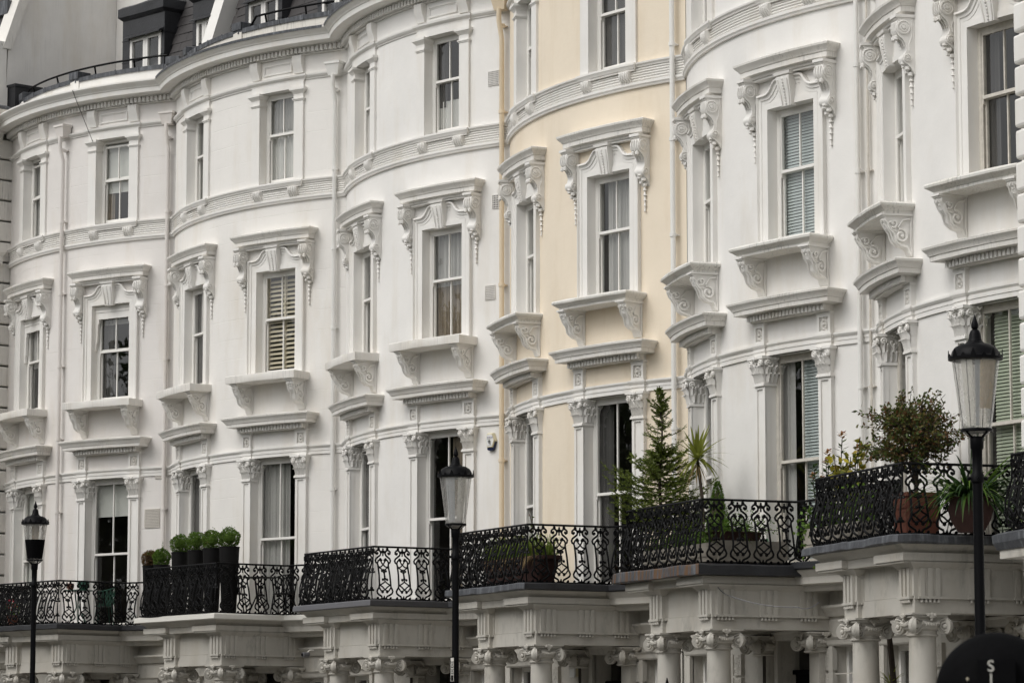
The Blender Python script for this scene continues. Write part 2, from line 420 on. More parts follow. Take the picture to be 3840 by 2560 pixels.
# ------------------------------------------------------------------ the terraced houses
OPEN = {1: (.69, -3.62, -.08), 2: (.60, 1.73, 4.06), 3: (.53, 5.99, 8.05)}   # half width, sill, head of each storey's openings
GRO = [(-2.55, .55, -7.0, -4.9), (.83, .58, -7.95, -4.75), (2.62, .45, -7.0, -4.9)]   # ground floor: window, door, window
BANDS = [None, (-4.0, .05), (.05, 5.7), (5.7, 9.26)]
YG = -.62
def GW(x, w_, z): return L(x, YG + w_, z)
def wall_fn(b):
    b.uv = []
    for bi, band_ in enumerate(BANDS):
        if band_ is None: continue
        zb, zt = band_
        ops = [(s * UR, OPEN[bi][0], OPEN[bi][1], OPEN[bi][2]) for s in (-1, 1)]
        us = sorted(set([round(-3.62 + i * 7.24 / 28, 4) for i in range(29)] + [round(v, 4) for u, hw, _, _ in ops for v in (u - hw, u + hw)]))
        zs = sorted(set([zb, zt] + [z for o in ops for z in o[2:]]))
        o0 = len(b.v); n = len(zs); vs = []; fs = []
        for u in us:
            for z in zs: vs.append(F(u, 0, z)); b.uv.append((u, z))
        for i in range(len(us) - 1):
            for j in range(n - 1):
                cu, cz = (us[i] + us[i + 1]) / 2, (zs[j] + zs[j + 1]) / 2
                if any(abs(cu - o[0]) < o[1] and o[2] < cz < o[3] for o in ops): continue
                fs.append((i * n + j, (i + 1) * n + j, (i + 1) * n + j + 1, i * n + j + 1))
        b.add(vs, fs)
def ground_wall_fn(b):
    xs = sorted(set([-3.5, 3.5] + [v for u, hw, _, _ in GRO for v in (u - hw, u + hw)])); zs = sorted(set([-8.4, -3.9] + [z for o in GRO for z in o[2:]]))
    n = len(zs); o0 = len(b.v); b.add([GW(x, 0, z) for x in xs for z in zs], [(i * n + j, (i + 1) * n + j, (i + 1) * n + j + 1, i * n + j + 1) for i in range(len(xs) - 1) for j in range(n - 1)
        if not any(abs((xs[i] + xs[i + 1]) / 2 - o[0]) < o[1] and o[2] < (zs[j] + zs[j + 1]) / 2 < o[3] for o in GRO)])
    b.sweep(F, -3.55, 3.55, [(.08, -3.99), (-.9, -3.985)], 12)
    for z in (-5.35, -5.9, -6.5): b.box(GW, 2.1, 3.5, 0, .012, z, z + .02)
    for u, hw, z0, z1 in GRO:
        b.add([GW(x, w_, z) for x in (u - hw, u + hw) for w_ in (0, -.35) for z in (z0, z1)], [(0, 1, 3, 2), (4, 5, 7, 6), (1, 5, 7, 3), (0, 4, 6, 2)])
def reveal(b, uc, hw, z0, z1, d=.36, sill=True, g=-.021):
    """plastered sides, soffit and floor of an opening"""
    A, B = (uc - hw, uc + hw)
    vs = [F(A, g, z0), F(A, -d, z0), F(A, -d, z1), F(A, g, z1), F(B, g, z0), F(B, -d, z0), F(B, -d, z1), F(B, g, z1)]
    b.add(vs, [(0, 1, 2, 3), (4, 5, 6, 7), (3, 2, 6, 7)] + ([(0, 1, 5, 4)] if sill else []))

def spiral(b, m, a, cb, cc, r0, turns=1.6, tr=.016, rev=1, n=22, ph=0.0):
    """a raised scroll on the cheek of a bracket (plane a = const)"""
    pts = []
    for i in range(n + 1):
        t = i / n; ang = ph + rev * 2 * pi * turns * t; r = r0 * (1 - .88 * t)
        pts.append((a, cb + r * cos(ang), cc + r * sin(ang)))
    b.tube(m, pts, tr, 5)
    b.blob(m, (a, cb, cc), tr * 1.3, r0 * .2, r0 * .2)

SCROLL = [(0, 0), (.30, 0), (.30, -.05), (.265, -.07), (.29, -.11), (.315, -.18), (.31, -.25), (.265, -.32), (.20, -.37), (.155, -.44), (.135, -.52), (.15, -.585),
          (.19, -.625), (.20, -.68), (.175, -.73), (.12, -.765), (.07, -.81), (.035, -.87), (0, -.92)]
def console_fn(b):
    m = ID; h = .10
    mm = lambda a, w_, c: (a, -w_, c)
    b.prism(mm, SCROLL, -h, h)
    b.box(mm, -h - .02, h + .02, -.01, .32, -.035, .012)
    for sgn in (-1, 1):
        a = sgn * h
        for (cb, cc, r) in ((.185, -.19, .115), (.125, -.665, .062)):
            q = lambda x, y, z, a=a, s=sgn: (a + s * x, -y, z)
            b.lathe(q, (0, cb, cc), [(r, -.01), (r, .016), (r * .86, .022), (r * .80, .006), (r * .58, .006), (r * .52, .022), (r * .36, .022), (r * .3, .01), (r * .24, .03), (.004, .034)], 14, 'a')
        b.tube(mm, [(a, .04, -.05), (a, .06, -.35), (a, .10, -.45), (a, .085, -.56)], .012, 5)
    # acanthus drop under the lower scroll
    for i in range(5):
        b.blob(mm, ((-1) ** i * .035 * (i > 0), .15 - .024 * i, -.72 - .045 * i), .075 - .008 * i, .05, .045)
    for k in (-.06, 0, .06): b.tube(mm, [(k, .31, -.1), (k, .325, -.19), (k, .29, -.31), (k, .19, -.4), (k, .155, -.48)], .012, 5)
    for k in (-.05, .05): b.blob(mm, (k, .29, -.35), .04, .04, .05)
def bells_fn(b):
    mm = lambda a, w_, c: (a, -w_, c)
    for i in range(5):
        r = .040 - .005 * i; z = -.095 * i
        b.lathe(mm, (0, .026, z), [(.010, 0), (r * .55, -.02), (r * .7, -.05), (r * 1.12, -.078), (r * .5, -.082), (.006, -.095)], 7, 'c')
    b.tube(mm, [(0, .012, .05), (0, .012, -.46)], .007, 4)
BRK = [(0, 0), (.49, 0), (.49, -.05), (.46, -.06), (.46, -.12), (.425, -.15), (.415, -.21), (.38, -.26), (.335, -.295), (.31, -.33), (.30, -.40), (.265, -.455), (.20, -.49), (.12, -.51), (.085, -.545), (.07, -.60), (.03, -.64), (0, -.64)]
def sillbracket_fn(b):
    mm = lambda a, w_, c: (a, -w_, c); h = .095
    b.prism(mm, BRK, -h + .022, h - .022)
    for s in (-1, 1):
        b.tube(mm, [(s * (h - .012), max(.018, w_ - .02), z - (.012 if z == 0 else -.006)) for w_, z in BRK[1:]], .019, 6); b.tube(mm, [(s * (h - .012), .018, -.01), (s * (h - .012), .018, -.62)], .018, 6)
    b.box(mm, -h - .02, h + .02, -.01, .51, -.03, .0)
    for s in (-1, 1):
        spiral(b, mm, s * (h - .008), .19, -.34, .112, 1.5, .024, 1, 24, 1.2)
        spiral(b, mm, s * (h - .008), .31, -.15, .066, 1.2, .021, -1, 16, -1.0)
        b.tube(mm, [(s * h, .05, -.08), (s * h, .16, -.10), (s * h, .24, -.21), (s * h, .16, -.235)], .014, 5)
        b.tube(mm, [(s * h, .36, -.12), (s * h, .40, -.16), (s * h, .34, -.25), (s * h, .27, -.27)], .012, 5)
        b.tube(mm, [(s * h, .04, -.12), (s * h, .045, -.5)], .010, 5)
    for i in range(5): b.blob(mm, (0, .46 - .035 * i - (.04 if i > 2 else 0), -.09 - .065 * i), .03, .025, .025)
    for k in (-.06, .06): b.tube(mm, [(k, .47, -.09), (k, .43, -.18), (k, .345, -.30), (k, .305, -.42), (k, .2, -.5)], .014, 5)
def smallbracket_fn(b):
    mm = lambda a, w_, c: (a, -w_, c)
    b.prism(mm, [(0, 0), (.125, 0), (.135, -.06), (.12, -.13), (.075, -.18), (.05, -.23), (0, -.24)], -.12, .12)
    for k in (-.085, -.03, .03, .085): b.tube(mm, [(k, .125, -.005), (k, .142, -.06), (k, .125, -.135), (k, .08, -.185), (k, .055, -.235)], .018, 6)
def topconsole_fn(b):
    mm = lambda a, w_, c: (a, -w_, c)
    b.prism(mm, [(0, .385), (.13, .385), (.135, .30), (.115, .19), (.075, .09), (.055, 0), (0, 0)], -.13, .13)
def keystone_fn(b):
    m = lambda a, w_, c: (a, -w_, c)
    b.loft(m, [(-.56, .085, .125), (-.45, .10, .135), (-.30, .13, .15), (-.15, .17, .165), (-.08, .175, .17), (-.05, .15, .17), (-.045, .19, .20), (0, .20, .215)])
    for i in range(9): b.blob(m, (0, .10 + .008 * i + (.012 if i > 4 else 0), -.52 + .05 * i), .020, .02, .022)
    for s in (-1, 1): b.tube(m, [(s * .09, .095, -.56), (s * .11, .135, -.32), (s * .12, .18, -.12)], .014, 5)

OG = [(-.86, 1.73), (-.86, 4.33), (-.62, 4.33), (-.56, 4.34), (-.50, 4.37), (-.45, 4.42), (-.41, 4.475), (-.36, 4.52), (-.29, 4.54), (-.17, 4.545)]
def arch_fn(s):
    def fn(b):
        m = lambda a, w_, c: F(s * UR + a, w_, c)
        for sg in (1, -1):
            p = [(sg * a, c) for a, c in OG]
            sec = [(0, -.01), (0, .085), (.035, .095), (.05, .055), (.10, .05), (.108, .032), (.165, .03), (.172, .012)]
            if sg < 0: p = p[::-1]; 
            b.band(m, p, sec)
        for sg in (1, -1):                                # flat field that carries the lower steps
            b.box(m, *sorted((sg * .88 * .98, sg * .601)), -.005, .020, 1.73, 4.30)
            b.box(m, *sorted((sg * .70, sg * .601)), -.004, .034, 1.73, 4.16)
        tops = [(a, c - .03) for a, c in OG[1:]]; tops = tops + [(-a, c) for a, c in tops[::-1]]
        vs = []; fs = []
        for a, c in tops:
            for bb, cc in ((.021, 4.06), (.021, c)): vs.append(m(a, bb, cc))
        for i in range(len(tops) - 1): fs.append((2 * i, 2 * i + 1, 2 * i + 3, 2 * i + 2))
        b.add(vs, fs); b.box(m, -.70, .70, -.004, .036, 4.06, 4.16, 4)
        reveal(b, s * UR, .60, 1.722, 4.058, g=.0205)
    return fn
def capital_fn(b):
    """Corinthian pilaster capital, front and inner return (the return side is -a)"""
    mm = lambda a, w_, c: (a, -w_, c)
    h, d = .145, .30
    b.box(mm, -h - .02, h + .02, -d, .11, -.49, -.455); b.box(mm, -h - .008, h + .008, -d, .098, -.455, -.43)
    for c0, c1, e0, e1 in ((-.43, -.25, 0, .012), (-.25, -.07, .012, .05)):
        vs = [mm(-h - e0, -d, c0), mm(-h - e0, .08 + e0, c0), mm(h + e0, .08 + e0, c0), mm(h + e0, -.01, c0), mm(-h - e1, -d, c1), mm(-h - e1, .08 + e1, c1), mm(h + e1, .08 + e1, c1), mm(h + e1, -.01, c1)]
        b.add(vs, [(0, 1, 5, 4), (1, 2, 6, 5), (2, 3, 7, 6)])
    b.box(mm, -h - .085, h + .085, -d, .175, -.045, 0); b.box(mm, -h - .06, h + .06, -d, .15, -.075, -.045)
    rnd = random.Random(3)
    def acanthus(pt, s0, c, wd, base, hgt):
        rows = [(0, .62, 0), (.25, .85, .008), (.5, 1.0, .016), (.72, .92, .030), (.90, .70, .052), (1.0, .42, .078), (.93, .22, .092)]
        vs = []; fs = []
        for t, k, o in rows:
            for q, e in ((-1, -.012), (-.5, .004), (0, .022), (.5, .004), (1, -.012)): vs.append(pt(s0 + q * wd * .5 * k, base + o + e, c + hgt * t))
        n = len(rows)
        for i_ in range(n - 1):
            for k in range(4): fs.append((i_ * 5 + k, i_ * 5 + k + 1, i_ * 5 + 6 + k, i_ * 5 + 5 + k))
        b.add(vs, fs)
    def leafs(faces):
        for (fa, along, span) in faces:
            pt = (lambda s_, o, z: mm(s_, .08 + o, z)) if along == 'a' else (lambda s_, o, z: mm(-h - o, -.10 + s_, z))
            for k in range(4): acanthus(pt, -span / 2 + span * (k + .5) / 4 + rnd.uniform(-.004, .004), -.43, .082, .014, .15)
            for k in range(3): acanthus(pt, -span / 2 + span * (k + .5) / 3, -.36, .085, .022, .20)
            for s in (-1, 1):
                b.tube(pt, [(s * .03, .035, -.24), (s * .07, .05, -.17), (s * (span / 2 - .01), .085, -.085)], .014, 5)
                b.tube(pt, [(s * .02, .03, -.24), (s * .04, .05, -.16), (s * .03, .062, -.10), (s * .055, .06, -.11)], .012, 5)
            for s in (-span / 2 - .012, span / 2 + .012):
                b.lathe(pt, (s, .075, -.115), [(.055, -.02), (.055, .018), (.042, .026), (.036, .012), (.022, .012), (.018, .032), (.003, .036)], 10, 'b')
                acanthus(pt, s * .94, -.30, .07, .035, .13)
            for s in (-.05, .05): fa(b, s, .05, -.145, .022, .02, .03)
            for s in (-.03, 0, .03): fa(b, s, .10, -.035 - .01 * (s == 0), .024, .03, .032)
            fa(b, 0, .06, -.19, .018, .02, .05)
    def front(b, s, o, z, rs, ro, rz): b.blob(mm, (s, .08 + o, z), rs, ro, rz)
    def side(b, s, o, z, rs, ro, rz): b.blob(mm, (-h - o, -.10 + s, z), ro, rs, rz)
    leafs([(front, 'a', .27), (side, 'b', .30)])
def mirror(fn):
    def g(b):
        t = MB(); fn(t); b.add([(-x, y, z) for x, y, z in t.v], t.f)
    return g
def flower_fn(b):
    m = lambda a, w_, c: (a, -w_, c); rnd = random.Random(5)
    for i in range(10):
        an = 2 * pi * i / 10; b.blob(m, (.05 * cos(an), .012, .075 * sin(an)), .028, .022, .032)
    b.blob(m, (0, .025, 0), .035, .03, .035)
    for i in range(14): b.blob(m, (rnd.uniform(-.075, .075), .004, rnd.uniform(-.125, .125)), .018, .018, .02)

# railing panel of cast iron, drawn in (s, z); the lower part bellies outwards
def belly(z):
    t = max(0, min(1, (.72 - z) / .42)); q = t * t * (3 - 2 * t); e = max(0, min(1, (.20 - z) / .2)); return .105 * q - .055 * e * e
def railpanel_fn(b):
    m = lambda s_, o, z: (s_, -belly(z) - o, z)
    def st(pts, r=.0125, both=True):
        for sg in ((1, -1) if both else (1,)): b.tube(m, [(sg * x, 0, z) for x, z in pts], r * 1.25, 5)
    def ball(x, z, r=.026):
        for sg in ((1, -1) if x else (1,)): b.blob(m, (sg * x, 0, z), r * 1.18, r, r * 1.18)
    st([(.095, .965), (.095, .93)], .016); ball(.095, .925, .028)
    st([(.095, .91), (.128, .90), (.155, .875), (.155, .845), (.13, .83), (.115, .845)], .014); ball(.118, .85, .022)
    st([(.095, .91), (.06, .885), (.048, .85), (.062, .815), (.105, .785), (.148, .755), (.166, .72), (.155, .685), (.122, .665), (.112, .63), (.118, .45), (.124, .28), (.13, .225)], .0145)
    st([(.122, .67), (.10, .715), (.065, .735)], .013); ball(.058, .735, .03)
    st([(.055, .73), (.03, .68), (0, .645), (-.045, .605), (-.112, .59)], .011); ball(.10, .60, .018)
    st([(.04, .70), (.02, .735)], .011)
    st([(.108, .595), (.05, .565), (.0, .53)], .010); st([(0, .56), (0, .46)], .012, False); ball(0, .455, .018); ball(.042, .525, .024); ball(0, .50, .026)
    st([(0, .415), (0, .32)], .012, False); ball(0, .425, .02); ball(.045, .365, .024); ball(0, .385, .026)
    st([(0, .33), (.05, .295), (.112, .262)], .011); ball(.112, .262, .018)
    st([(.112, .265), (.06, .235), (.02, .20), (-.03, .165), (-.05, .145)], .011); ball(.05, .145, .028)
    st([(.05, .15), (.085, .165), (.115, .205), (.13, .225)], .012)
    st([(.13, .225), (.155, .19), (.172, .155), (.160, .115), (.115, .085), (.06, .06), (.045, .03), (.075, .008), (.11, .006), (.14, .02)], .0145); ball(.142, .03, .024)
    st([(0, .93), (0, .80)], .012, False); ball(0, .925, .018); ball(0, .885, .028); ball(.035, .875, .02); st([(0, .868), (.05, .855)], .010)
    ball(0, .035, .022); st([(0, .07), (0, .0)], .010, False); st([(0, .02), (.05, .03)], .010)
def railpost_fn(b):
    m = lambda s_, o, z: (s_, -belly(z) * 1.0 - o, z)
    b.tube(m, [(0, 0, z) for z in (0, .1, .2, .35, .5, .65, .8, .985)], .015, 6)
    for z in (.9, .55, .2): b.blob(m, (0, 0, z), .035, .03, .04)
    for z in (.86, .5, .17):
        for s in (-1, 1): b.blob(m, (s * .035, 0, z), .025, .018, .025)

def ionic_fn(b):
    """angular Ionic capital; origin at the top centre of the abacus"""
    m = ID; H = .27
    b.lathe(m, (0, 0, 0), [(.20, -.33), (.225, -.315), (.225, -.30), (.205, -.29), (.205, -.25), (.26, -.22), (.275, -.18), (.26, -.14), (.24, -.10)], 20)
    b.box(m, -H - .03, H + .03, -H - .03, H + .03, -.028, 0); b.box(m, -H, H, -H, H, -.065, -.028)
    b.box(m, -H + .04, H - .04, -H + .04, H - .04, -.11, -.065)
    for k in range(4):
        a = k * pi / 2; c, s = cos(a), sin(a)
        d = a + pi / 4; cx, cy = .335 * cos(d), .335 * sin(d); r = .115
        for sg in (-1, 1):
            ang = d + sg * (pi / 2 - .36); ca, sa = cos(ang), sin(ang)
            q = lambda x, y, z, ca=ca, sa=sa, cx=cx, cy=cy: (cx + ca * x - sa * y, cy + sa * x + ca * y, z)
            b.lathe(q, (0, 0, -.185), [(r, -.02), (r, .034), (r * .84, .046), (r * .78, .020), (r * .64, .020), (r * .58, .044), (r * .46, .044), (r * .40, .020), (r * .30, .020), (r * .26, .052), (.01, .062)], 18, 'a')
        q = lambda x, y, z, c=c, s=s: (c * x - s * y, s * x + c * y, z)
        b.tube(q, [(.26, -.13, -.14), (.265, 0, -.165), (.26, .13, -.14)], .035, 6)
        for i in range(5): b.blob(q, (.285, -.08 + .04 * i, -.165), .02, .014, .03)
        b.blob(q, (.30, 0, -.045), .03, .055, .05); b.blob(q, (.305, .05, -.035), .025, .035, .03); b.blob(q, (.305, -.05, -.035), .025, .035, .03); b.blob(q, (.30, 0, -.09), .02, .025, .035)
        d = pi / 4 + a; b.blob(ID, (.37 * cos(d), .37 * sin(d), -.12), .04, .04, .075)
def column_fn(b):
    b.lathe(ID, (0, 0, 0), [(.235, 0), (.27, .04), (.27, .10), (.235, .13), (.225, .17), (.222, .6), (.218, 1.4), (.205, 2.3), (.192, 3.0), (.19, 3.22)], 28)

def trig(b, m, a, z1=-4.41, z0=-4.01):
    """triglyph with its regula and guttae; m's b axis points out of the face"""
    for k in (-.12, 0, .12): b.prism(m, [(-.01, z0), (.035, z0), (.035, z1), (-.01, z1)], a + k - .036, a + k + .036)
    b.box(m, a - .17, a + .17, -.01, .012, z1, z0 + .03)
    b.box(m, a - .185, a + .185, -.01, .05, z1 - .035, z1)
    for k in range(5): b.lathe(m, (a - .13 + .065 * k, .022, z1 - .085), [(.024, 0), (.017, .05)], 6)

def sash_window(root, st, side, spec):
    """box frame, two sashes, four panes and what hangs behind; local to the flat of the opening"""
    hw, z0, z1 = OPEN[st]; uc = side * UR; m = shift(G(uc), 0, .085, 0); key = f'{st}{side}'
    zm = {1: -1.85, 2: 3.0, 3: 7.12}[st]; zb = z0 + (.02 if st == 1 else .01)
    WM = spec.get('paint', 'window_paint')
    def frame(b):
        b.box(m, -hw + .004, -hw + .075, -.375, -.265, zb, z1 - .002); b.box(m, hw - .075, hw - .004, -.375, -.265, zb, z1 - .002)
        b.box(m, -hw + .075, hw - .075, -.373, -.263, z1 - .075, z1 - .003); b.box(m, -hw + .075, hw - .075, -.40, -.24, zb, zb + .05)
        for s in (-1, 1): b.box(m, *sorted((s * (hw - .074), s * (hw - .10))), -.29, -.270, zb + .05, z1 - .075)
    fr = part('window', 'fr' + key, frame, WM, root)
    y0, y1 = -hw + .085, hw - .085
    drop = spec.get('drop', 0.0)                            # top sash lowered a little
    def sash(b, za, zc, wv, top):
        w0, w1 = wv - .022, wv + .022
        b.box(m, y0, y0 + .042, w0, w1, za, zc); b.box(m, y1 - .042, y1, w0, w1, za, zc)
        bt = .05 if top else .085
        b.box(m, y0 + .042, y1 - .042, w0 - .001, w1 + .001, zc - .048, zc); b.box(m, y0 + .042, y1 - .042, w0 - .001, w1 + (.02 if top else .001), za, za + bt)
        b.box(m, -.013, .013, w0 + .004, w1 - .004, za + bt, zc - .048)
        if top:
            for s in (-1, 1): b.prism(m, [(w0, za), (w1, za), (w1 - .01, za - .06), (w0, za - .085)], *sorted((s * (hw - .086), s * (hw - .12))))
    ztop = z1 - .076 - drop
    zmid = zm - drop * .8
    part('sash', f'st{key}{drop}', lambda b: sash(b, zmid - .02, ztop, -.292, True), WM, fr)
    part('sash', f'sb{key}', lambda b: sash(b, zb + .052, zm + .025, -.342, False), WM, fr)
    for s in (-1, 1):
        for za, zc, wv, t in ((zmid + .028, ztop - .046, -.292, 'u'), (zb + .13, zm - .02, -.342, 'l')):
            def pane(b):
                a0, a1 = sorted((s * .011, s * (hw - .125)))
                b.add([m(a0, wv, za), m(a1, wv, za), m(a1, wv, zc), m(a0, wv, zc)], [(0, 1, 2, 3)])
            part('pane', f'pn{key}{s}{t}{drop}', pane, 'glass', fr, smooth=False, fix=False)
    for kind, *arg in spec.get('hang', []):
        if kind == 'curtain':                               # (material, from, to, top, bottom as fractions)
            mat, f0, f1, t0, t1 = arg
            def cur(b):
                n = max(6, int((f1 - f0) * 46)); vs = []
                for i in range(n + 1):
                    a = -hw + .03 + (2 * hw - .06) * (f0 + (f1 - f0) * i / n)
                    wv = -.415 + .022 * sin(i * 1.35 + st) + .012 * sin(i * 2.9)
                    for t in (t0, t1): vs.append(m(a, wv, z0 + (z1 - z0) * t))
                b.add(vs, [(2 * i, 2 * i + 1, 2 * i + 3, 2 * i + 2) for i in range(n)])
            part('curtain', f'cu{key}{arg}', cur, mat, fr, fix=False)
        elif kind == 'roller':
            mat, t0 = arg
            def rol(b):
                zz = z0 + (z1 - z0) * t0
                b.box(m, -hw + .05, hw - .05, -.402, -.399, zz, z1 - .01); b.box(m, -hw + .05, hw - .05, -.408, -.393, zz - .025, zz)
            part('roller_blind', f'ro{key}{arg}', rol, mat, fr)
        elif kind in ('slats', 'shutter'):
            mat, f0, f1 = arg[:3]; pitch = .052 if kind == 'slats' else .10; tilt = 1.12 if kind == 'slats' else .80
            dp = .052 if kind == 'slats' else .085
            a0, a1 = -hw + .05 + (2 * hw - .1) * f0, -hw + .05 + (2 * hw - .1) * f1
            nm = 'venetian_blind' if kind == 'slats' else 'plantation_shutter'
            def head(b):
                b.box(m, a0, a1, -.43, -.38, z1 - .08, z1 - .03); b.box(m, a0, a1, -.425, -.385, z0 + .06, z0 + .10)
                if kind == 'shutter':
                    for x in (a0, a1 - .05, (a0 + a1) / 2 - .03): b.box(m, x, x + .055, -.43, -.38, z0 + .06, z1 - .05)
                else:
                    for t in (.15, .85): b.tube(m, [(a0 + (a1 - a0) * t, -.405, z0 + .08), (a0 + (a1 - a0) * t, -.405, z1 - .06)], .002, 4)
            vb = part(nm, f'vh{key}{arg}{kind}', head, mat, root)
            n = int((z1 - z0 - .16) / pitch); c, s_ = cos(tilt), sin(tilt)
            k2 = f'sl{a1 - a0:.3f}{kind}'
            def slat(b):
                t_ = .0025 if kind == 'slats' else .007
                b.prism(lambda a, w_, z: (a, -w_, z), [(-dp * .5 * c, dp * .5 * s_), (dp * .5 * c, -dp * .5 * s_), (dp * .5 * c + t_, -dp * .5 * s_ + t_), (-dp * .5 * c + t_, dp * .5 * s_ + t_)], -(a1 - a0) / 2, (a1 - a0) / 2)
            p = m((a0 + a1) / 2, -.405, 0)
            for i in range(n):
                part('slat', k2, slat, mat, vb, smooth=False, loc=(p[0], p[1], z0 + ZG + .12 + pitch * i), rz=uc * K)
    return fr

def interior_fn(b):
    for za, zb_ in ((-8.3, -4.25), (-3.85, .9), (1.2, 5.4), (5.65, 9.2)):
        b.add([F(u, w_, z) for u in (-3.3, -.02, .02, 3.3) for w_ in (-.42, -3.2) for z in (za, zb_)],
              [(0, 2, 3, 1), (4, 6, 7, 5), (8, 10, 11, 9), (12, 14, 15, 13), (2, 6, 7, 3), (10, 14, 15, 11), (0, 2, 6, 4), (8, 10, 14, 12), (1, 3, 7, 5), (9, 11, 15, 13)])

NR = 24
def house(h, spec):
    ox, oy, a, dz = PL[h]
    root = thing('terraced_house', spec['label'], 'house', (ox, oy, dz), a, 'white stucco bow fronted houses of the terrace')
    wm, tm = spec['wall'], spec.get('trim', 'trim_white'); lm = spec.get('ledge', 'trim_weathered')
    part('wall', 'wall', wall_fn, wm, root, smooth=True)
    part('ground_floor_wall', 'gwall', ground_wall_fn, 'porch_white_shaded', root, smooth=False)
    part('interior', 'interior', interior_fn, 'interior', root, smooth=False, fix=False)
    # --- top: cornice, frieze, string
    def corn(b):
        b.sweep(F, -3.62, 3.62, [(-.02, 8.775), (.05, 8.775), (.065, 8.79), (.065, 8.80), (.045, 8.802), (.045, 8.925), (.17, 8.93), (.17, 8.95), (.40, 8.965), (.415, 8.975), (.42, 9.085), (.44, 9.095),
                                 (.45, 9.12), (.475, 9.145), (.52, 9.18), (.545, 9.215), (.545, 9.25), (.30, 9.275), (-.1, 9.285)], NR)
    cn = part('main_cornice', 'corn', corn, tm, root)
    def dent(b): b.box(lambda x, y, z: (x, -y, z), -.032, .032, .03, .165, 0, .112)
    if h in 'ABC':
        for i in range(62):
            u = -3.5 + i * .1147; p = F(u, 0, 8.808); part('dentil', 'dentil', dent, tm, cn, smooth=False, loc=p, rz=u * K)
    else:
        part('dentil', 'dents', lambda b: [b.box(shift(F, -3.5 + i * .1147), -.032, .032, .03, .165, 8.808, 8.92) for i in range(62)], tm, cn, smooth=False, kind='stuff')
    def par(b):
        b.sweep(F, -3.62, 3.62, [(-.10, 9.2), (-.10, 9.70), (-.36, 9.70), (-.36, 9.2)], NR)
        for u in (-2.9, .15, 3.35): b.box(shift(F, u), -.17, .17, -.38, -.07, 9.3, 9.80, 2)
    pw = part('parapet', 'par', par, spec.get('parapet', 'parapet_white'), root)
    def cop(b):
        n = NR; b.sweep(F, -3.62, 3.62, [(-.085, 9.61), (-.072, 9.61), (-.065, 9.715), (-.38, 9.73), (-.39, 9.62)], NR)
        for u in (-2.9, .15, 3.35): b.mould(shift(F, u, -.40), -.18, .18, [(.36, 9.70), (.365, 9.72), (.365, 9.87), (.33, 9.885)], back=-.02, n=2)
        for i in range(10): u = -3.4 + i * .72; b.box(shift(F, u), -.02, .02, -.075, -.057, 9.61, 9.728)
    part('lead_coping', 'cop', cop, 'lead', pw)
    if h in 'BC':
        part('lead_flashing', 'flash', lambda b: b.sweep(F, -3.34, 3.30, [(.552, 9.20), (.556, 9.25), (.548, 9.262), (.30, 9.282), (-.09, 9.296)], NR), 'lead', cn)
    def ustr(b):
        prof = [(-.01, 8.225), (.022, 8.225), (.026, 8.25), (.05, 8.265), (.075, 8.30), (.08, 8.335), (-.01, 8.345)]
        b.sweep(F, -3.62, 3.62, prof, NR)
        for s in (-1, 1): b.mould(shift(F, s * UR), -.83, .83, [(.048, 8.222), (.052, 8.25), (.078, 8.268), (.105, 8.30), (.112, 8.342), (.03, 8.35)], n=5)
    part('string_course', 'ustr', ustr, tm, root)
    for s in (-1, 1):
        m = shift(F, s * UR)
        for k in (-.66, .66):
            u = s * UR + k; part('frieze_console', 'tc', topconsole_fn, tm, root, loc=F(u, 0, 8.385), rz=u * K)
        def pnl(b):
            b.band(m, [(-.44, 8.44), (-.44, 8.67), (.44, 8.67), (.44, 8.44)][::-1], [(0, -.01), (0, .03), (-.02, .034), (-.03, .016), (-.045, .016), (-.05, .004)], close=True)
        part('frieze_panel', f'pnl{s}', pnl, tm, root)
        # --- third floor window dressing
        def pil(sg):
            def fn(b):
                b.box(m, *sorted((sg * .5312, sg * .795)), -.02, .05, 5.96, 7.80)
                for e, c0, c1 in ((.015, 7.775, 7.80), (.03, 7.80, 7.825)): b.box(m, *sorted((sg * (.53 - e), sg * (.795 + e))), -.26, .05 + e, c0, c1)
                b.box(m, *sorted((sg * .526, sg * .798)), -.26, .053, 7.82, 7.93)
                q = [(0, 7.925), (.012, 7.935), (.03, 7.96), (.055, 7.985), (.06, 8.0), (.075, 8.005), (.075, 8.06)]
                for (e0, c0), (e1, c1) in zip(q, q[1:]):
                    A = [(sg * (.53 - e0), -.26, c0), (sg * (.53 - e0), .05 + e0, c0), (sg * (.795 + e0), .05 + e0, c0), (sg * (.795 + e0), -.01, c0)]
                    B = [(sg * (.53 - e1), -.26, c1), (sg * (.53 - e1), .05 + e1, c1), (sg * (.795 + e1), .05 + e1, c1), (sg * (.795 + e1), -.01, c1)]
                    b.add([m(*v) for v in A + B], [(0, 1, 5, 4), (1, 2, 6, 5), (2, 3, 7, 6), (4, 5, 6, 7)])
            return fn
        if h not in 'D' or True:
            for sg in (-1, 1): part('pilaster', f'p3{s}{sg}', pil(sg), tm, root)
        part('lintel', f'li{s}', lambda b: (b.box(m, -.80, .80, -.02, .046, 8.056, 8.225, 4), reveal(b, s * UR, .53, 5.97, 8.05, g=.04)), tm, root)
        def sil3(b): b.mould(m, -.78, .78, [(.085, 5.85), (.09, 5.88), (.105, 5.89), (.12, 5.93), (.135, 5.95), (.135, 5.99), (.10, 6.0)], back=-.3, n=5)
        s3 = part('window_sill', f's3{s}', sil3, tm, root)
        for k in (-.55, .55):
            u = s * UR + k; part('sill_bracket', 'sb3', smallbracket_fn, tm, s3, loc=F(u, 0, 5.85), rz=u * K)
        # --- second floor
        part('architrave', f'ar{s}', arch_fn(s), tm, root)
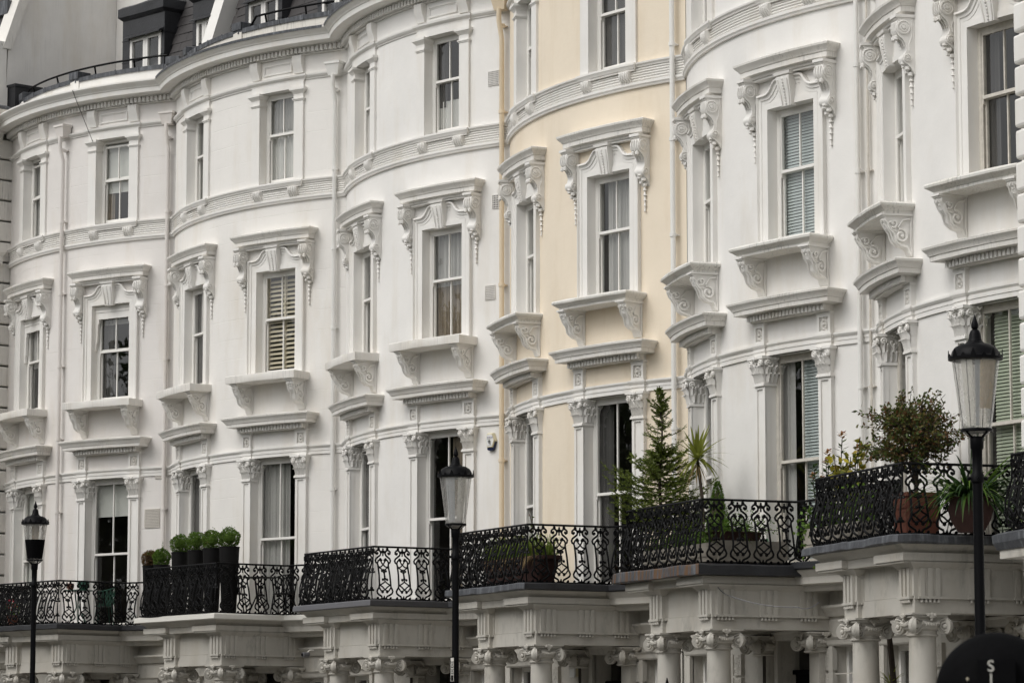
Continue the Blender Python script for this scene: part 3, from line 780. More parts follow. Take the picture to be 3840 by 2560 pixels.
        hd = part('window_hood', f'ho{s}', lambda b: b.mould(m, -1.035, 1.035, [(.16, 4.60), (.165, 4.64), (.225, 4.655), (.235, 4.66), (.235, 4.745), (.25, 4.75), (.26, 4.775), (.29, 4.81), (.32, 4.85), (.325, 4.885), (.28, 4.905)], n=8, wob=.003), lm, root)
        part('hood_soffit', f'hs{s}', lambda b: b.box(m, -.98, .98, -.02, .13, 4.56, 4.61, 6), tm, hd)
        for k in (-.99, .99):
            u = s * UR + k
            part('scroll_console', 'scr', console_fn, tm, hd, loc=F(u, .0, 4.60), rz=u * K)
            part('bellflower_drop', 'bel', bells_fn, tm, hd, loc=F(u, .0, 3.68), rz=u * K)
        part('keystone', 'key', keystone_fn, tm, hd, loc=F(s * UR, 0, 4.585), rz=s * UR * K)
        if spec.get('sill') == 'plain':
            f2 = lambda b: b.mould(m, -.995, .995, [(.55, 1.56), (.555, 1.58), (.555, 1.715), (.55, 1.728)], back=-.3, n=8, wob=.004)
        else:
            f2 = lambda b: b.mould(m, -.90, .90, [(.46, 1.555), (.46, 1.60), (.475, 1.605), (.49, 1.625), (.525, 1.645), (.555, 1.665), (.565, 1.70), (.545, 1.73)], back=-.3, n=8, wob=.005)
        s2 = part('window_sill', f's2{s}{spec.get("sill")}', f2, lm if spec.get('sill') == 'plain' else 'trim_stained', root)
        for k in (-.80, .80):
            u = s * UR + k; part('sill_bracket', 'sb2', sillbracket_fn, tm, s2, loc=F(u, 0, 1.56), rz=u * K)
        # --- first floor
        c1 = part('window_cornice', f'c1{s}', lambda b: b.mould(m, -.965, .965, [(.15, .49), (.165, .495), (.165, .60), (.36, .61), (.365, .615), (.37, .685), (.385, .69), (.395, .72), (.42, .755), (.45, .785), (.455, .82), (.40, .84)], n=8, wob=.003), lm, root)
        part('dentil', f'd1{s}', lambda b: [b.box(shift(m, -.94 + i * .0895), -.028, .028, .15, .235, .505, .60) for i in range(22)], tm, c1, smooth=False, kind='stuff')
        for k in (-.83, .83):
            mk = shift(F, s * UR + k)
            def blk(b):
                b.box(mk, -.15, .15, -.02, .055, .12, .50); b.box(mk, -.17, .17, -.02, .10, .455, .495)
                b.band(mk, [(-.15, .13), (-.15, .455), (.15, .455), (.15, .13)][::-1], [(0, .05), (0, .09), (-.05, .09), (-.055, .057)], close=True)
            bk = part('frieze_block', f'fb{s}{k}', blk, tm, root)
            u = s * UR + k; part('flower_panel', 'flo', flower_fn, 'trim_weathered', bk, loc=F(u, .055, .29), rz=u * K)
            sg = -1 if k < 0 else 1
            def pl1(b):
                b.box(mk, -.145, .145, -.02, .052, -3.6, -.565)
                for x0, x1 in ((-.145, -.085), (.085, .145)): b.box(mk, x0, x1, .045, .078, -3.5, -.62)
                b.box(mk, -.145, .145, .045, .078, -.62, -.565); b.box(mk, -.16, .16, -.02, .095, -3.6, -3.42)
            pp = part('pilaster', f'p1{s}{k}', pl1, tm, root)
            part('capital', f'cap{sg}', capital_fn if sg > 0 else mirror(capital_fn), tm, pp, loc=F(u, 0, -.08), rz=u * K)
        def ent(b):
            b.box(m, -1.0, 1.0, -.02, .03, .03, .13, 5)
            for k in (-.83, .83):
                b.mould(shift(m, k), -.155, .155, [(.075, -.075), (.075, -.0), (.09, .0), (.09, .06), (.105, .065), (.125, .10), (.125, .13), (.06, .14)], n=2)
            b.box(m, -.686, .686, -.02, .05, -.076, .0, 4); b.box(m, -.69, .69, -.02, .062, 0., .06, 4)
            reveal(b, s * UR, .69, -3.62, -.08)
        part('entablature', f'en{s}', ent, tm, root)
        part('frieze', f'fr1{s}', lambda b: b.box(m, -.68, .68, -.02, .012, .14, .50, 4), spec.get('frieze', wm.replace('_coursed', '')), root)
    def istr(b):
        b.sweep(F, -3.62, 3.62, [(-.01, -.075), (.03, -.075), (.03, -.005), (.04, .0), (.04, .058), (.055, .065), (.08, .10), (.08, .13), (-.01, .14)], NR)
    part('string_course', 'istr', istr, tm, root)
    def rib(b):
        pr = [(-.01, 5.525), (.045, 5.53), (.055, 5.56), (.075, 5.585), (.075, 5.635), (.03, 5.645)]
        for i in range(5):
            z = 5.655 + i * .048; pr += [(.026, z), (.045, z + .008), (.05, z + .02), (.045, z + .032), (.026, z + .04)]
        pr += [(.03, 5.90), (.06, 5.905), (.065, 5.93), (.095, 5.955), (.10, 5.985), (-.01, 6.0)]
        b.sweep(F, -3.62, 3.62, pr, NR)
    part('ribbed_string_course', 'rib', rib, tm, root)
    for st in (3, 2, 1):
        for s in (-1, 1): sash_window(root, st, s, spec['win'].get((st, s), {}))
    porch(h, root, spec)
    return root

def u_at(x): return math.asin(max(-.99, min(.99, x / RAD))) / K
def porch(h, root, spec):
    xr, zr = spec['rail']; xl = xr - 2.95; yf = 1.72; dzr = zr + 2.535     # the rail height differs a hair from house to house
    pm = 'porch_white_shaded'; cr, cl = xr - .33, xr - 2.18; yc = 1.27
    XL, XR = xl - .08, xr + .10
    def slab(b):
        b.mould(L, xl + .10, xr - .08, [(yf - .08, -3.80), (yf - .06, -3.79), (yf - .03, -3.75), (yf + .03, -3.71), (yf + .06, -3.69), (yf + .06, -3.67)], back=-.9, n=2)
        b.box(L, xl + .12, xr - .10, -.9, yf - .10, -3.93, -3.80)
        for x0, x1, back in ((xl + .02, cl + .16, yf - .75), (cr - .62, xr + .0, -.9)):
            b.box(L, x0, x1, back, yf - .005, -3.915, -3.802)
            b.box(L, x0 + .03, x1 - .03, back + .03, yf - .03, -3.945, -3.91)
        # frieze beams over the columns, running back to the wall
        for c in (cl, cr):
            b.box(L, c - .24, c + .24, -.9, yc + .24, -4.405, -3.93); b.box(L, c - .225, c + .225, -.9, yc + .225, -4.64, -4.405)
            b.mould(L, c - .24, c + .24, [(yc + .24, -4.03), (yc + .26, -4.01), (yc + .30, -3.97), (yc + .33, -3.94), (yc + .33, -3.93)], back=-.9, n=1)
            for sg in (1, -1):
                sd_ = lambda a, o, z, c=c, sg=sg: L(c + sg * (.24 + o), a, z)
                b.box(sd_, -.6, yc + .24, -.005, .025, -4.445, -4.405)
        b.box(L, cl + .24, cr - .24, yc - .16, yc + .14, -4.40, -3.93); b.box(L, cl + .225, cr - .225, yc - .17, yc + .16, -4.64, -4.405)
        b.box(L, cl - .2, cr + .2, -.9, yc, -3.96, -3.93)
        # the narrow balcony between porches follows the bow
        for ua, ub in ((u_at(XR) - .25, 3.62), (-3.62, u_at(XL) + .25)):
            b.sweep(F, ua, ub, [(-.02, -4.02), (.10, -4.02), (.14, -3.98), (.16, -3.93), (.29, -3.91), (.30, -3.80), (.33, -3.76), (.38, -3.72), (.40, -3.69), (-.02, -3.67)], 8)
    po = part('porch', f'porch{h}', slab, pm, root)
    tf = lambda b: trig(b, lambda a, o, z: (a, -o, z + ZG), 0)
    for c in (cl, cr):
        x_, y_, _ = L(c, yc + .24, 0); part('triglyph', 'trig', tf, pm, po, smooth=False, loc=(x_, y_, 0))
        for sg in (1, -1):
            for yy in ((yc, yc - .78, yc - 1.5) if sg * (1 if c == cr else -1) > 0 else (yc,)):
                x_, y_, _ = L(c + sg * .24, yy, 0); part('triglyph', 'trig', tf, pm, po, smooth=False, loc=(x_, y_, 0), rz=sg * pi / 2)
    lf, lr = spec.get('lead', ('lead_dark', 'lead_dark')); et = spec.get('edge', -3.565); eb = spec.get('edgeb', -3.69)
    def ledge(which):
        def fn(b):
            rnd = random.Random(ord(h) + which); n = 14; wob = .014 if 'lead' in (lf, lr)[which] else .001
            xa, xb = XL - .04, XR + .05; yy = yf + .13
            path = [(xa, -.1), (xa, yy)] + [(xa + (xb - xa) * i / n, yy) for i in range(1, n + 1)] if which == 0 else [(xb, yy - .0005)] + [(xb, yy - (yy + .28) * i / 9) for i in range(1, 10)]
            vs = []; fs = []
            for ip, (x, y) in enumerate(path):
                j = rnd.uniform(-wob, wob); k = rnd.uniform(-wob, wob) * (0 if ip in (0, len(path) - 1) else 1)
                for q, z in ((.30, et + .016), (.09, et + .014), (.0, et + k), (-.012 + j * .5, et - .015 + k), (-.02 + j, eb + .02 + k), (.02, eb)):
                    cx = x + (q if abs(x - xa) < .01 else -q if abs(x - xb) < .01 else 0); cy = y - (q if y > yy - .01 else 0)
                    vs.append(L(cx, cy, z))
            k = 6
            for i in range(len(path) - 1):
                for j in range(k - 1): fs.append((i * k + j, i * k + j + 1, (i + 1) * k + j + 1, (i + 1) * k + j))
            b.add(vs, fs)
            if which == 0: b.box(L, XL, XR, -.3, yf + .06, eb + .03, et + .006)
        return fn
    def linkedge(ua, ub):
        def fn(b):
            if True:
                b.sweep(F, ua, ub, [(.0, -3.552), (.42, -3.56), (.445, -3.575), (.45, -3.665), (.42, -3.69)], 8)
        return fn
    part('balcony_edge', f'ledge{h}', ledge(0), lf, root); part('balcony_edge', f'ledger{h}', ledge(1), lr, root)
    part('balcony_edge', f'lnk{h}a', linkedge(u_at(XR) - .2, 3.62), lr, root); part('balcony_edge', f'lnk{h}b', linkedge(-3.62, u_at(XL) + .2), lr, root)
    for c in (cl, cr):
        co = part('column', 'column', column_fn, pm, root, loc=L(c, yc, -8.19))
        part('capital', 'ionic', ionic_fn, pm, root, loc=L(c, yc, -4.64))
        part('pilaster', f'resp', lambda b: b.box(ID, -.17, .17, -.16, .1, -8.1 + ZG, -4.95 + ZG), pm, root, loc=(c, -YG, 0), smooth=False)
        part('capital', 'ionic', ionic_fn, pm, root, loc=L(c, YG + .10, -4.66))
    def gf(b):
        for (u, hw, z0, z1) in GRO:
            m = shift(GW, u)
            for sg in (-1, 1): b.box(m, *sorted((sg * hw, sg * (hw + .13))), -.02, .06, z0, z1 + .02)
            b.mould(m, -hw - .13, hw + .13, [(.06, z1 + .005), (.08, z1 + .03), (.10, z1 + .10), (.14, z1 + .14)], n=1)
        b.mould(GW, -3.4, 3.4, [(.05, -4.42), (.07, -4.40), (.10, -4.34), (.16, -4.28), (.16, -4.24)], n=1)
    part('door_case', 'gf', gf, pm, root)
    rnd = random.Random(2)
    for xx in (-1.25, 2.02):
        for k in range(8):
            z = -7.9 + k * .40
            def vb(b):
                r2 = random.Random(k); b.box(ID, -.17, .17, -.05, .02, -.18, .18)
                for q in ((-.17, -.14), (.14, .17)): b.box(ID, q[0], q[1], -.07, -.045, -.18, .18)
                for i in range(46): b.blob(ID, (r2.uniform(-.13, .13), -.05, r2.uniform(-.15, .15)), .018, .012, .022)
            part('stone_block', f'vb{k}', vb, pm, root, loc=GW(xx, 0, z))
    u, hw, z0, z1 = GRO[1]; m = shift(GW, u)
    dr = part('front_door', 'door', lambda b: (b.box(m, -hw + .06, hw - .06, -.30, -.25, z0, z1 - .5), b.box(m, -hw, hw, -.31, -.22, z1 - .55, z1 - .48)), spec.get('door', 'matt_black'), root)
    part('fanlight', 'fan', lambda b: b.add([m(-hw, -.27, z1 - .48), m(hw, -.27, z1 - .48), m(hw, -.27, z1), m(-hw, -.27, z1)], [(0, 1, 2, 3)]), 'glass', dr, fix=False)
    for gi in (0, 2):
        u, hw, z0, z1 = GRO[gi]; mg = shift(GW, u)
        def gw(b):
            for x in (-hw, -.035, hw - .08): b.box(mg, x, x + .08, -.28, -.20, z0, z1)
            for z in (z0, -6.0, z1 - .08): b.box(mg, -hw, hw, -.285, -.205, z, z + .08)
        wn = part('window', f'gwin{gi}', gw, 'window_paint', root)
        part('pane', f'gpane{gi}', lambda b: b.add([mg(-hw, -.25, z0), mg(hw, -.25, z0), mg(hw, -.25, z1), mg(-hw, -.25, z1)], [(0, 1, 2, 3)]), 'glass', wn, fix=False)
        part('curtain', f'gcur{gi}', lambda b: b.add([mg(-hw, -.4, z0), mg(hw, -.4, z0), mg(hw, -.4, z1), mg(-hw, -.4, z1)], [(0, 1, 2, 3)]), 'curtain_dark', wn, fix=False)
    # ---- balcony railing
    zb = spec.get('edge', -3.565) + .012; top = zr
    sz = (top - zb) / .968
    yr = yf - .03; rl, rr_ = xl + .05, xr - .04
    up = [(u_at(rr_) + i * (3.5 - u_at(rr_)) / 5) for i in range(6)]; un = [(-3.5 + i * (u_at(rl) + 3.5) / 5) for i in range(6)]
    def P2(u): x, y, _ = F(u, .30, 0); return (x, -y)
    path = [P2(u) for u in un] + [(rl, yr), (rr_, yr)] + [P2(u) for u in up]
    def hand(b):
        for i in range(len(path) - 1):
            p, q = path[i], path[i + 1]
        b.tube(L, [(x, y, top) for x, y in path], .020, 6); b.tube(L, [(x, y, zb + .015) for x, y in path], .012, 5)
    rail = part('balcony_railing', f'hand{h}', hand, 'iron_black', root)
    segs = [((rl, yr), (rr_, yr), 8), ((rr_, yr), P2(up[0]), 4), ((rl, yr), P2(un[-1]), 4)]
    for (p, q, n) in segs:
        d = Vector((q[0] - p[0], -(q[1] - p[1]))); ang = math.atan2(d.y, d.x)
        if q == P2(un[-1]): ang += pi
        for i in range(n):
            t = (i + .5) / n; x, y = p[0] + (q[0] - p[0]) * t, p[1] + (q[1] - p[1]) * t
            part('railing_panel', 'rp', railpanel_fn, 'iron_black', rail, loc=L(x, y, zb), rz=ang).scale = (1, 1, sz)
    for us in (un, up):
        n = max(1, round((us[-1] - us[0]) / .43))
        for i in range(n):
            u = us[0] + (us[-1] - us[0]) * (i + .5) / n; x, y = P2(u)
            part('railing_panel', 'rp', railpanel_fn, 'iron_black', rail, loc=L(x, y, zb), rz=u * K).scale = (1, 1, sz)
    for (x, y, an) in ((rl, yr, -pi / 4), (rr_, yr, pi / 4)):
        part('corner_post', 'cpost', railpost_fn, 'iron_black', rail, loc=L(x, y, zb), rz=an).scale = (1, 1, sz)

def pipe(root, u, w_, z0, z1, mat, hopper=True, kink=False, r=.049):
    def fn(b):
        pts = [(u, w_, z1), (u, w_, z0)]
        if kink: pts = [(u + .0, w_ + .1, z1), (u, w_ + .1, z1 - .25), (u, w_, z1 - .6), (u, w_, z0)]
        b.tube(F, pts, r, 10)
        z = z1 - .3
        while z > z0:
            b.tube(F, [(u, w_, z), (u, w_, z - .07)], r * 1.28, 10); b.box(shift(F, u), -.064, .064, -.01, w_, z - .045, z - .025); z -= 1.75
    pp = part('drainpipe', f'pipe{root.name}{u}', fn, mat, root)
    if hopper:
        part('rainwater_hopper', f'hop{root.name}{u}', lambda b: (b.mould(shift(F, u), -.12, .12, [(w_ + .10, z1 - .02), (w_ + .15, z1 + .22), (w_ + .17, z1 + .23), (w_ + .17, z1 + .28)], back=.02, n=1),), mat, pp)
    return pp

def vent(root, u0, u1, z0, z1, nx, ny, mat):
    def fr(b):
        b.box(F, u0, u1, -.01, .006, z0, z1)
        for i in range(nx + 1):
            a = u0 + (u1 - u0) * i / nx; b.box(F, a - .0055, a + .0055, .0, .022, z0, z1)
        for j in range(ny + 1):
            c = z0 + (z1 - z0) * j / ny; b.box(F, u0 - .007, u1 + .007, .0, .020, c - .0055, c + .0055)
    def bk(b): b.box(F, u0 + .01, u1 - .01, .0, .009, z0 + .01, z1 - .01)
    v = part('air_vent', f'v{root.name}{u0}', fr, mat, root)
    part('vent_opening', f'vb{root.name}{u0}', bk, 'dark_hole', v)
    return v

HS = {}
D_ = 'curtain'
HS['A'] = house('A', dict(label='farthest house, blush white, with an iron rail and black dormer above its cornice', wall='stucco_blush_coursed', trim='trim_white', parapet='trim_white', sill='plain', rail=(2.44, -2.572),
    win={(3, 1): dict(drop=.06, hang=[('roller', 'blind_cream', .40), (D_, 'curtain_brown', 0, .28, .02, .45)]), (3, -1): dict(drop=.08, hang=[(D_, 'curtain_grey', 0, 1, .02, .98)]),
         (2, 1): dict(drop=.05, hang=[('roller', 'curtain_grey', .82), (D_, 'curtain_dark', 0, .38, .02, .95)]), (2, -1): dict(hang=[('roller', 'curtain_grey', .5)]),
         (1, 1): dict(hang=[('roller', 'blind_cream', .76)]), (1, -1): dict(hang=[('roller', 'blind_cream', .2)])}))
HS['B'] = house('B', dict(label='white house with louvred shutters in one window and clipped balls on its balcony', wall='stucco_white_coursed', sill='plain', lead=('print_white', 'print_white'), rail=(2.32, -2.49),
    win={(3, 1): dict(hang=[(D_, 'curtain_white', 0, 1, .02, .62), (D_, 'curtain_grey', 0, 1, .6, .98)]), (3, -1): dict(hang=[(D_, 'curtain_grey', 0, 1, .02, .98)]),
         (2, 1): dict(paint='window_paint', hang=[('shutter', 'shutter_cream', .0, 1.0)]), (2, -1): dict(hang=[(D_, 'curtain_dark', 0, 1, .02, .98)]),
         (1, 1): dict(hang=[(D_, 'curtain_grey', .05, .62, .02, .98)]), (1, -1): dict(hang=[(D_, 'curtain_dark', 0, 1, .02, .98)])}))
HS['C'] = house('C', dict(label='white house left of the cream one, with an alarm box on its wall', wall='stucco_white', sill='plain', lead=('sheet_grey', 'sheet_dark'), rail=(2.25, -2.514),
    win={(3, 1): dict(hang=[(D_, 'curtain_white', 0, 1, .02, .36), (D_, 'curtain_dark', 0, .3, .3, .98)]), (3, -1): dict(hang=[(D_, 'curtain_grey', 0, 1, .02, .98)]),
         (2, 1): dict(hang=[(D_, 'curtain_grey', 0, 1, .5, .98), (D_, 'curtain_brown', 0, 1, .02, .5)]), (2, -1): dict(hang=[(D_, 'curtain_grey', 0, 1, .02, .98)]),
         (1, 1): dict(hang=[(D_, 'curtain_brown', .5, 1, .02, .98)]), (1, -1): dict(hang=[(D_, 'curtain_dark', 0, 1, .02, .98)])}))
HS['D'] = house('D', dict(label='cream painted house with white window dressings in the middle of the terrace', wall='stucco_cream', lead=('lead', 'lead_dark'), rail=(2.06, -2.512),
    win={(3, 1): dict(hang=[('roller', 'curtain_dark', .06)]), (3, -1): dict(hang=[(D_, 'curtain_grey', 0, 1, .02, .98)]),
         (2, 1): dict(hang=[(D_, 'curtain_grey', .18, .98, .02, .98)]), (2, -1): dict(hang=[(D_, 'curtain_grey', 0, 1, .02, .98)]),
         (1, 1): dict(hang=[(D_, 'curtain_dark', .0, .3, .02, .98)]), (1, -1): dict(hang=[(D_, 'curtain_dark', 0, 1, .02, .98)])}))
HS['E'] = house('E', dict(label='white house right of the cream one, with a conifer and palm on its balcony', wall='stucco_white', lead=('lead_rusty', 'lead_dark'), edge=-3.62, edgeb=-3.80, rail=(2.07, -2.58),
    win={(2, 1): dict(paint='window_paint', hang=[('slats', 'blind_slat', .0, 1.)]), (2, -1): dict(hang=[(D_, 'curtain_grey', 0, 1, .02, .98)]),
         (1, 1): dict(paint='window_paint_old', hang=[('slats', 'blind_slat', .42, 1.), (D_, 'curtain_grey', 0, .24, .02, .98)]), (1, -1): dict(hang=[(D_, 'curtain_dark', 0, 1, .02, .98)])}))
HS['F'] = house('F', dict(label='nearest white house at right, with a sage blind and large bush on its balcony', wall='stucco_white', lead=('lead', 'lead'), rail=(2.27, -2.553),
    win={(2, 1): dict(paint='window_paint_old', hang=[(D_, 'curtain_dark', 0, .25, .02, .98)]), (2, -1): dict(hang=[(D_, 'curtain_grey', 0, 1, .02, .98)]),
         (1, 1): dict(paint='window_paint_old', hang=[('slats', 'blind_slat_sage', .12, 1.)]), (1, -1): dict(paint='window_paint_old', hang=[(D_, 'curtain_dark', 0, 1, .02, .98)])}))

# ------------------------------------------------------------------ drainpipes, vents, cables on the houses
pipe(HS['A'], .02, .13, -3.4, 8.28, 'pipe_blush', kink=True)
pipe(HS['A'], 3.36, .10, -3.4, 8.22, 'pipe_blush', kink=True)
pipe(HS['B'], 3.37, .10, -3.4, 8.22, 'pipe_white', kink=True)
pipe(HS['C'], 3.39, .12, -3.6, 8.28, 'pipe_cream', kink=True, r=.052)
pipe(HS['D'], 3.40, .12, -3.6, 8.28, 'pipe_white')
pipe(HS['E'], 3.30, .10, -3.6, 8.28, 'pipe_white', r=.042)
pipe(HS['E'], 3.48, .06, -3.6, 8.28, 'window_paint_old', hopper=False, r=.022)
vent(HS['C'], 2.97, 3.23, 6.79, 7.08, 8, 8, 'stucco_white')
vent(HS['C'], 3.08, 3.31, 4.28, 4.55, 6, 6, 'stucco_white')
vent(HS['C'], 2.90, 3.14, 2.45, 2.73, 8, 8, 'stucco_white')
vent(HS['A'], 2.80, 3.20, -1.28, -.85, 14, 12, 'vent_plastic')
vent(HS['A'], 3.08, 3.27, -.14, .13, 8, 8, 'vent_plastic')
def cable(name, h, pts, r, mat, label, n=14, sag=.0):
    P = [wpt(h, *p) for p in pts]; out = []
    for i in range(len(P) - 1):
        for k in range(n): t = k / n; out.append(P[i].lerp(P[i + 1], t) - Vector((0, 0, sag * 4 * t * (1 - t))))
    out.append(P[-1]); b = MB(); b.tube(ID, [tuple(p) for p in out], r, 5)
    return tag(link(name, b.mesh(name, mat)), label, 'cable')
def fl(u, w_): x, y, _ = F(u, w_, 0); return (x, -y)
cable('cable', 'A', [(*fl(.86, .56), 9.24), (*fl(.86, .42), 8.98), (*fl(1.12, .13), 8.02)], .008, 'curtain_dark', 'thin grey wire hanging from the far house cornice to a top window')
cable('cable', 'E', [(1.95, 1.55, -3.72), (2.1, 1.3, -4.1), (3.0, .5, -4.32), (4.2, .75, -4.3)], .008, 'sheet_grey', 'thin loose cable sagging under the rust stained balcony edge', sag=.06)
cable('cable', 'B', [(-.55, 1.86, -3.53), (.6, 1.86, -3.53), (1.3, 1.86, -3.5), (2.3, 1.86, -3.52), (2.42, .9, -3.54)], .014, 'matt_black', 'black cable lying along the pale balcony edge below the clipped balls', sag=.03)
cable('cable', 'E', [(.3, 1.77, -3.02), (1.1, 1.77, -2.98), (2.03, 1.75, -3.0), (2.1, 1.0, -2.97), (2.15, .4, -3.05)], .006, 'matt_black', 'thin black light string tied along the railing by the conical shrub', sag=.03)

# ------------------------------------------------------------------ roofs
def rz(h): return PL[h][2]
SL = .33
def ms(z): return -1.75 - (z - 9.3) * SL
for h in 'ABCDEF':
    root = HS[h]
    def mans(b):
        b.prism(L, [(ms(8.9), 8.9), (ms(11.9), 11.9), (-6.0, 12.15), (-9.0, 11.9), (-9.0, 8.9)], -.45 if h == 'A' else -3.40, 3.40)
        b.box(L, -3.4, 3.4, -4.6, -1.0, 9.1, 9.215); b.sweep(F, -3.5, 3.5, [(-.2, 9.22), (-1.3, 9.225)], 12)
    mr = part('mansard_roof', 'mans' + ('A' if h == 'A' else ''), mans, 'slate', root, smooth=False)
    dormers = {'A': [(-.50, 1.23, -.17, 1.10), (2.37, 3.24, 2.54, 3.16)], 'B': [(-2.42, -.86, -2.24, -1.02), (.6, 2.2, .8, 2.0)]}.get(h, [(-2.2, -.6, -2.0, -.8), (.6, 2.2, .8, 2.0)])
    tilt = -math.atan(SL)
    if h in 'AB':
        def sl(b): b.box(ID, -.172, .172, -.014, 0, -.15, .16)
        for r in range(11):
            z = 9.42 + r * .235
            for i in range(20):
                x = -3.25 + i * .348 + (.174 if r % 2 else 0)
                if abs(x) > 3.3 or (h == 'A' and x < -.3) or any(d0 + .12 < x < d1 - .12 for d0, d1, _, _ in dormers): continue
                o = part('roof_slate', 'slate', sl, 'slate', mr, smooth=False, loc=L(x, ms(z) + .012 + random.uniform(0, .006), z))
                o.rotation_euler = (tilt - .055 + random.uniform(-.012, .012), 0, random.uniform(-.006, .006))
    for di, (d0, d1, w0, w1) in enumerate(dormers):
        yd = -1.95
        def dm(b):
            b.box(L, d0, w0 - .02, -4.2, yd, 9.1, 11.6); b.box(L, w1 + .02, d1, -4.2, yd, 9.1, 11.6); b.box(L, w0 - .02, w1 + .02, -4.2, yd, 11.05, 11.6)
            for z in (9.9, 10.45, 11.0): b.box(L, d0 - .012, d1 + .012, -4.1, yd + .012, z, z + .018)
            b.mould(L, d0 + .0, d1 - .0, [(yd + .02, 11.52), (yd + .10, 11.60), (yd + .10, 11.82), (yd + .02, 11.88)], back=-4.2, n=3, wob=.012)
            b.prism(L, [(yd, 11.12), (yd + .16, 11.03), (yd + .16, 11.0), (yd, 11.05)], w0 - .10, w1 + .10)
        dd = part('dormer', f'dm{h}{di}', dm, 'lead_dark', root, smooth=False)
        def cas(b):
            mid = (w0 + w1) / 2
            for x0, x1 in ((w0, mid - .005), (mid + .005, w1)):
                b.box(L, x0, x0 + .09, yd - .06, yd + .015, 9.3, 11.04); b.box(L, x1 - .09, x1, yd - .06, yd + .015, 9.3, 11.04)
                b.box(L, x0 + .09, x1 - .09, yd - .058, yd + .013, 10.93, 11.04); b.box(L, x0 + .09, x1 - .09, yd - .05, yd + .0, 10.12, 10.16)
        cw = part('window', f'cas{h}{di}', cas, 'window_paint', dd, smooth=False)
        for x0, x1 in ((w0 + .09, (w0 + w1) / 2 - .095), ((w0 + w1) / 2 + .095, w1 - .09)):
            part('pane', f'dp{h}{di}{x0}', lambda b: b.add([L(x0, yd - .03, 9.3), L(x1, yd - .03, 9.3), L(x1, yd - .03, 10.94), L(x0, yd - .03, 10.94)], [(0, 1, 2, 3)]), 'glass', cw, fix=False)
        part('curtain', f'dc{h}{di}', lambda b: b.box(L, w0, w1, yd - .62, yd - .60, 9.3, 11.04), 'curtain_grey', cw)
    def pwall(b):
        b.prism(L, [(-.9, 9.25), (ms(9.6) + .42, 9.9), (ms(12.1) + .42, 12.3), (-8.8, 12.5), (-8.8, 9.2)], 3.24, 3.62)
    part('party_wall', 'pw', pwall, 'trim_white', root, smooth=False)
    if h in 'AB':
        n = 24
        def rl_(b):
            u0, u1 = (-3.2, 3.1) if h == 'A' else (.45, 3.1)
            pts = []
            for i in range(n + 1):
                u = u0 + (u1 - u0) * i / n; z = 9.96
                if i == 0: z = 9.74
                if i == 1: z = 9.86
                pts.append((u, -.22, z))
            b.tube(F, pts, .026, 8)
            for u in ((-2.4, -.9, .75, 2.1) if h == 'A' else (1.0, 2.3)):
                b.tube(F, [(u, -.22, 9.95), (u - .03, -.30, 9.70)], .022, 6)
        part('safety_rail', f'srail{h}', rl_, 'iron_black', root)

# ------------------------------------------------------------------ the two banded pavilions that close the terrace
pa = thing('corner_building', 'banded corner building at far left with a tall bare grey flank above', 'building', (PL['A'][0], PL['A'][1], PL['A'][3]), rz('A'))
pav = MB(); pav.box(L, -13, -3.76, -9, 1.85, -8.4, 9.3)
link('wall', pav.mesh('wall', 'render_grey', smooth=False), pa)
fk = MB(); fk.prism(L, [(-.45, 9.0), (-.57, 11.27), (-1.66, 14.2), (-3.86, 14.2), (-3.86, 9.0)], -3.9, -3.46)
link('flank_wall', fk.mesh('flank_wall', 'render_grey', smooth=False), pa)
ch = MB(); ch.box(L, -9, 1.2, -6.5, -3.87, 9.0, 15.5)
link('chimney_stack', ch.mesh('chimney_stack', 'render_grey', smooth=False), pa)
cp = MB(); cp.prism(L, [(-.36, 11.1), (-1.46, 14.2), (-1.72, 14.2), (-.62, 11.1)], -3.90, -3.40)
link('raking_coping', cp.mesh('raking_coping', 'trim_weathered', smooth=False), pa)
sm = MB(); sm.prism(L, [(-.42, 9.3), (-.46, 11.1), (-1.55, 14.2), (-6, 14.6), (-6, 9.3)], -12.8, -3.91)
mrp = link('mansard_roof', sm.mesh('mansard_roof', 'slate', smooth=False), pa)
ltop = MB(); ltop.box(L, -12.8, -3.75, -1.3, -.70, 12.1, 12.45)
link('lead_capping', ltop.mesh('lead_capping', 'lead', smooth=False), mrp)
pr_ = MB(); pr_.box(L, -4.4, -3.44, -.50, .45, 9.55, 11.25, 3); pr_.box(L, -4.45, -3.40, -.52, .50, 9.55, 10.1); pr_.box(L, -4.42, -3.42, -.51, .47, 11.2, 11.27)
link('roof_pier', pr_.mesh('roof_pier', 'trim_white', smooth=False), pa)
lb = MB(); lb.box(L, -3.6, -3.1, -1.35, -.55, 9.5, 10.14); lb.box(L, -3.62, -3.08, -1.37, -.53, 10.10, 10.17)
link('lead_tank', lb.mesh('lead_tank', 'lead_dark', smooth=False), pa)
pcn = MB(); mfl = lambda a, o, z: L(-3.46 + o, a, z)
pcn.mould(mfl, -.4, 2.0, [(.06, 8.75), (.08, 8.9), (.16, 8.95), (.36, 9.05), (.37, 9.22), (.42, 9.28), (.48, 9.42), (.48, 9.48)], back=-.3, n=2)
pcn.mould(mfl, -.4, 2.0, [(.05, 5.55), (.10, 5.62), (.10, 5.8), (.16, 5.9), (.16, 6.0)], back=-.3, n=2)
link('main_cornice', pcn.mesh('main_cornice', 'trim_weathered'), pa)
plc = MB(); plc.mould(mfl, -.4, 2.0, [(.50, 9.44), (.51, 9.50), (.40, 9.56)], back=-.3, n=4, wob=.01)
link('lead_flashing', plc.mesh('lead_flashing', 'lead'), pa)
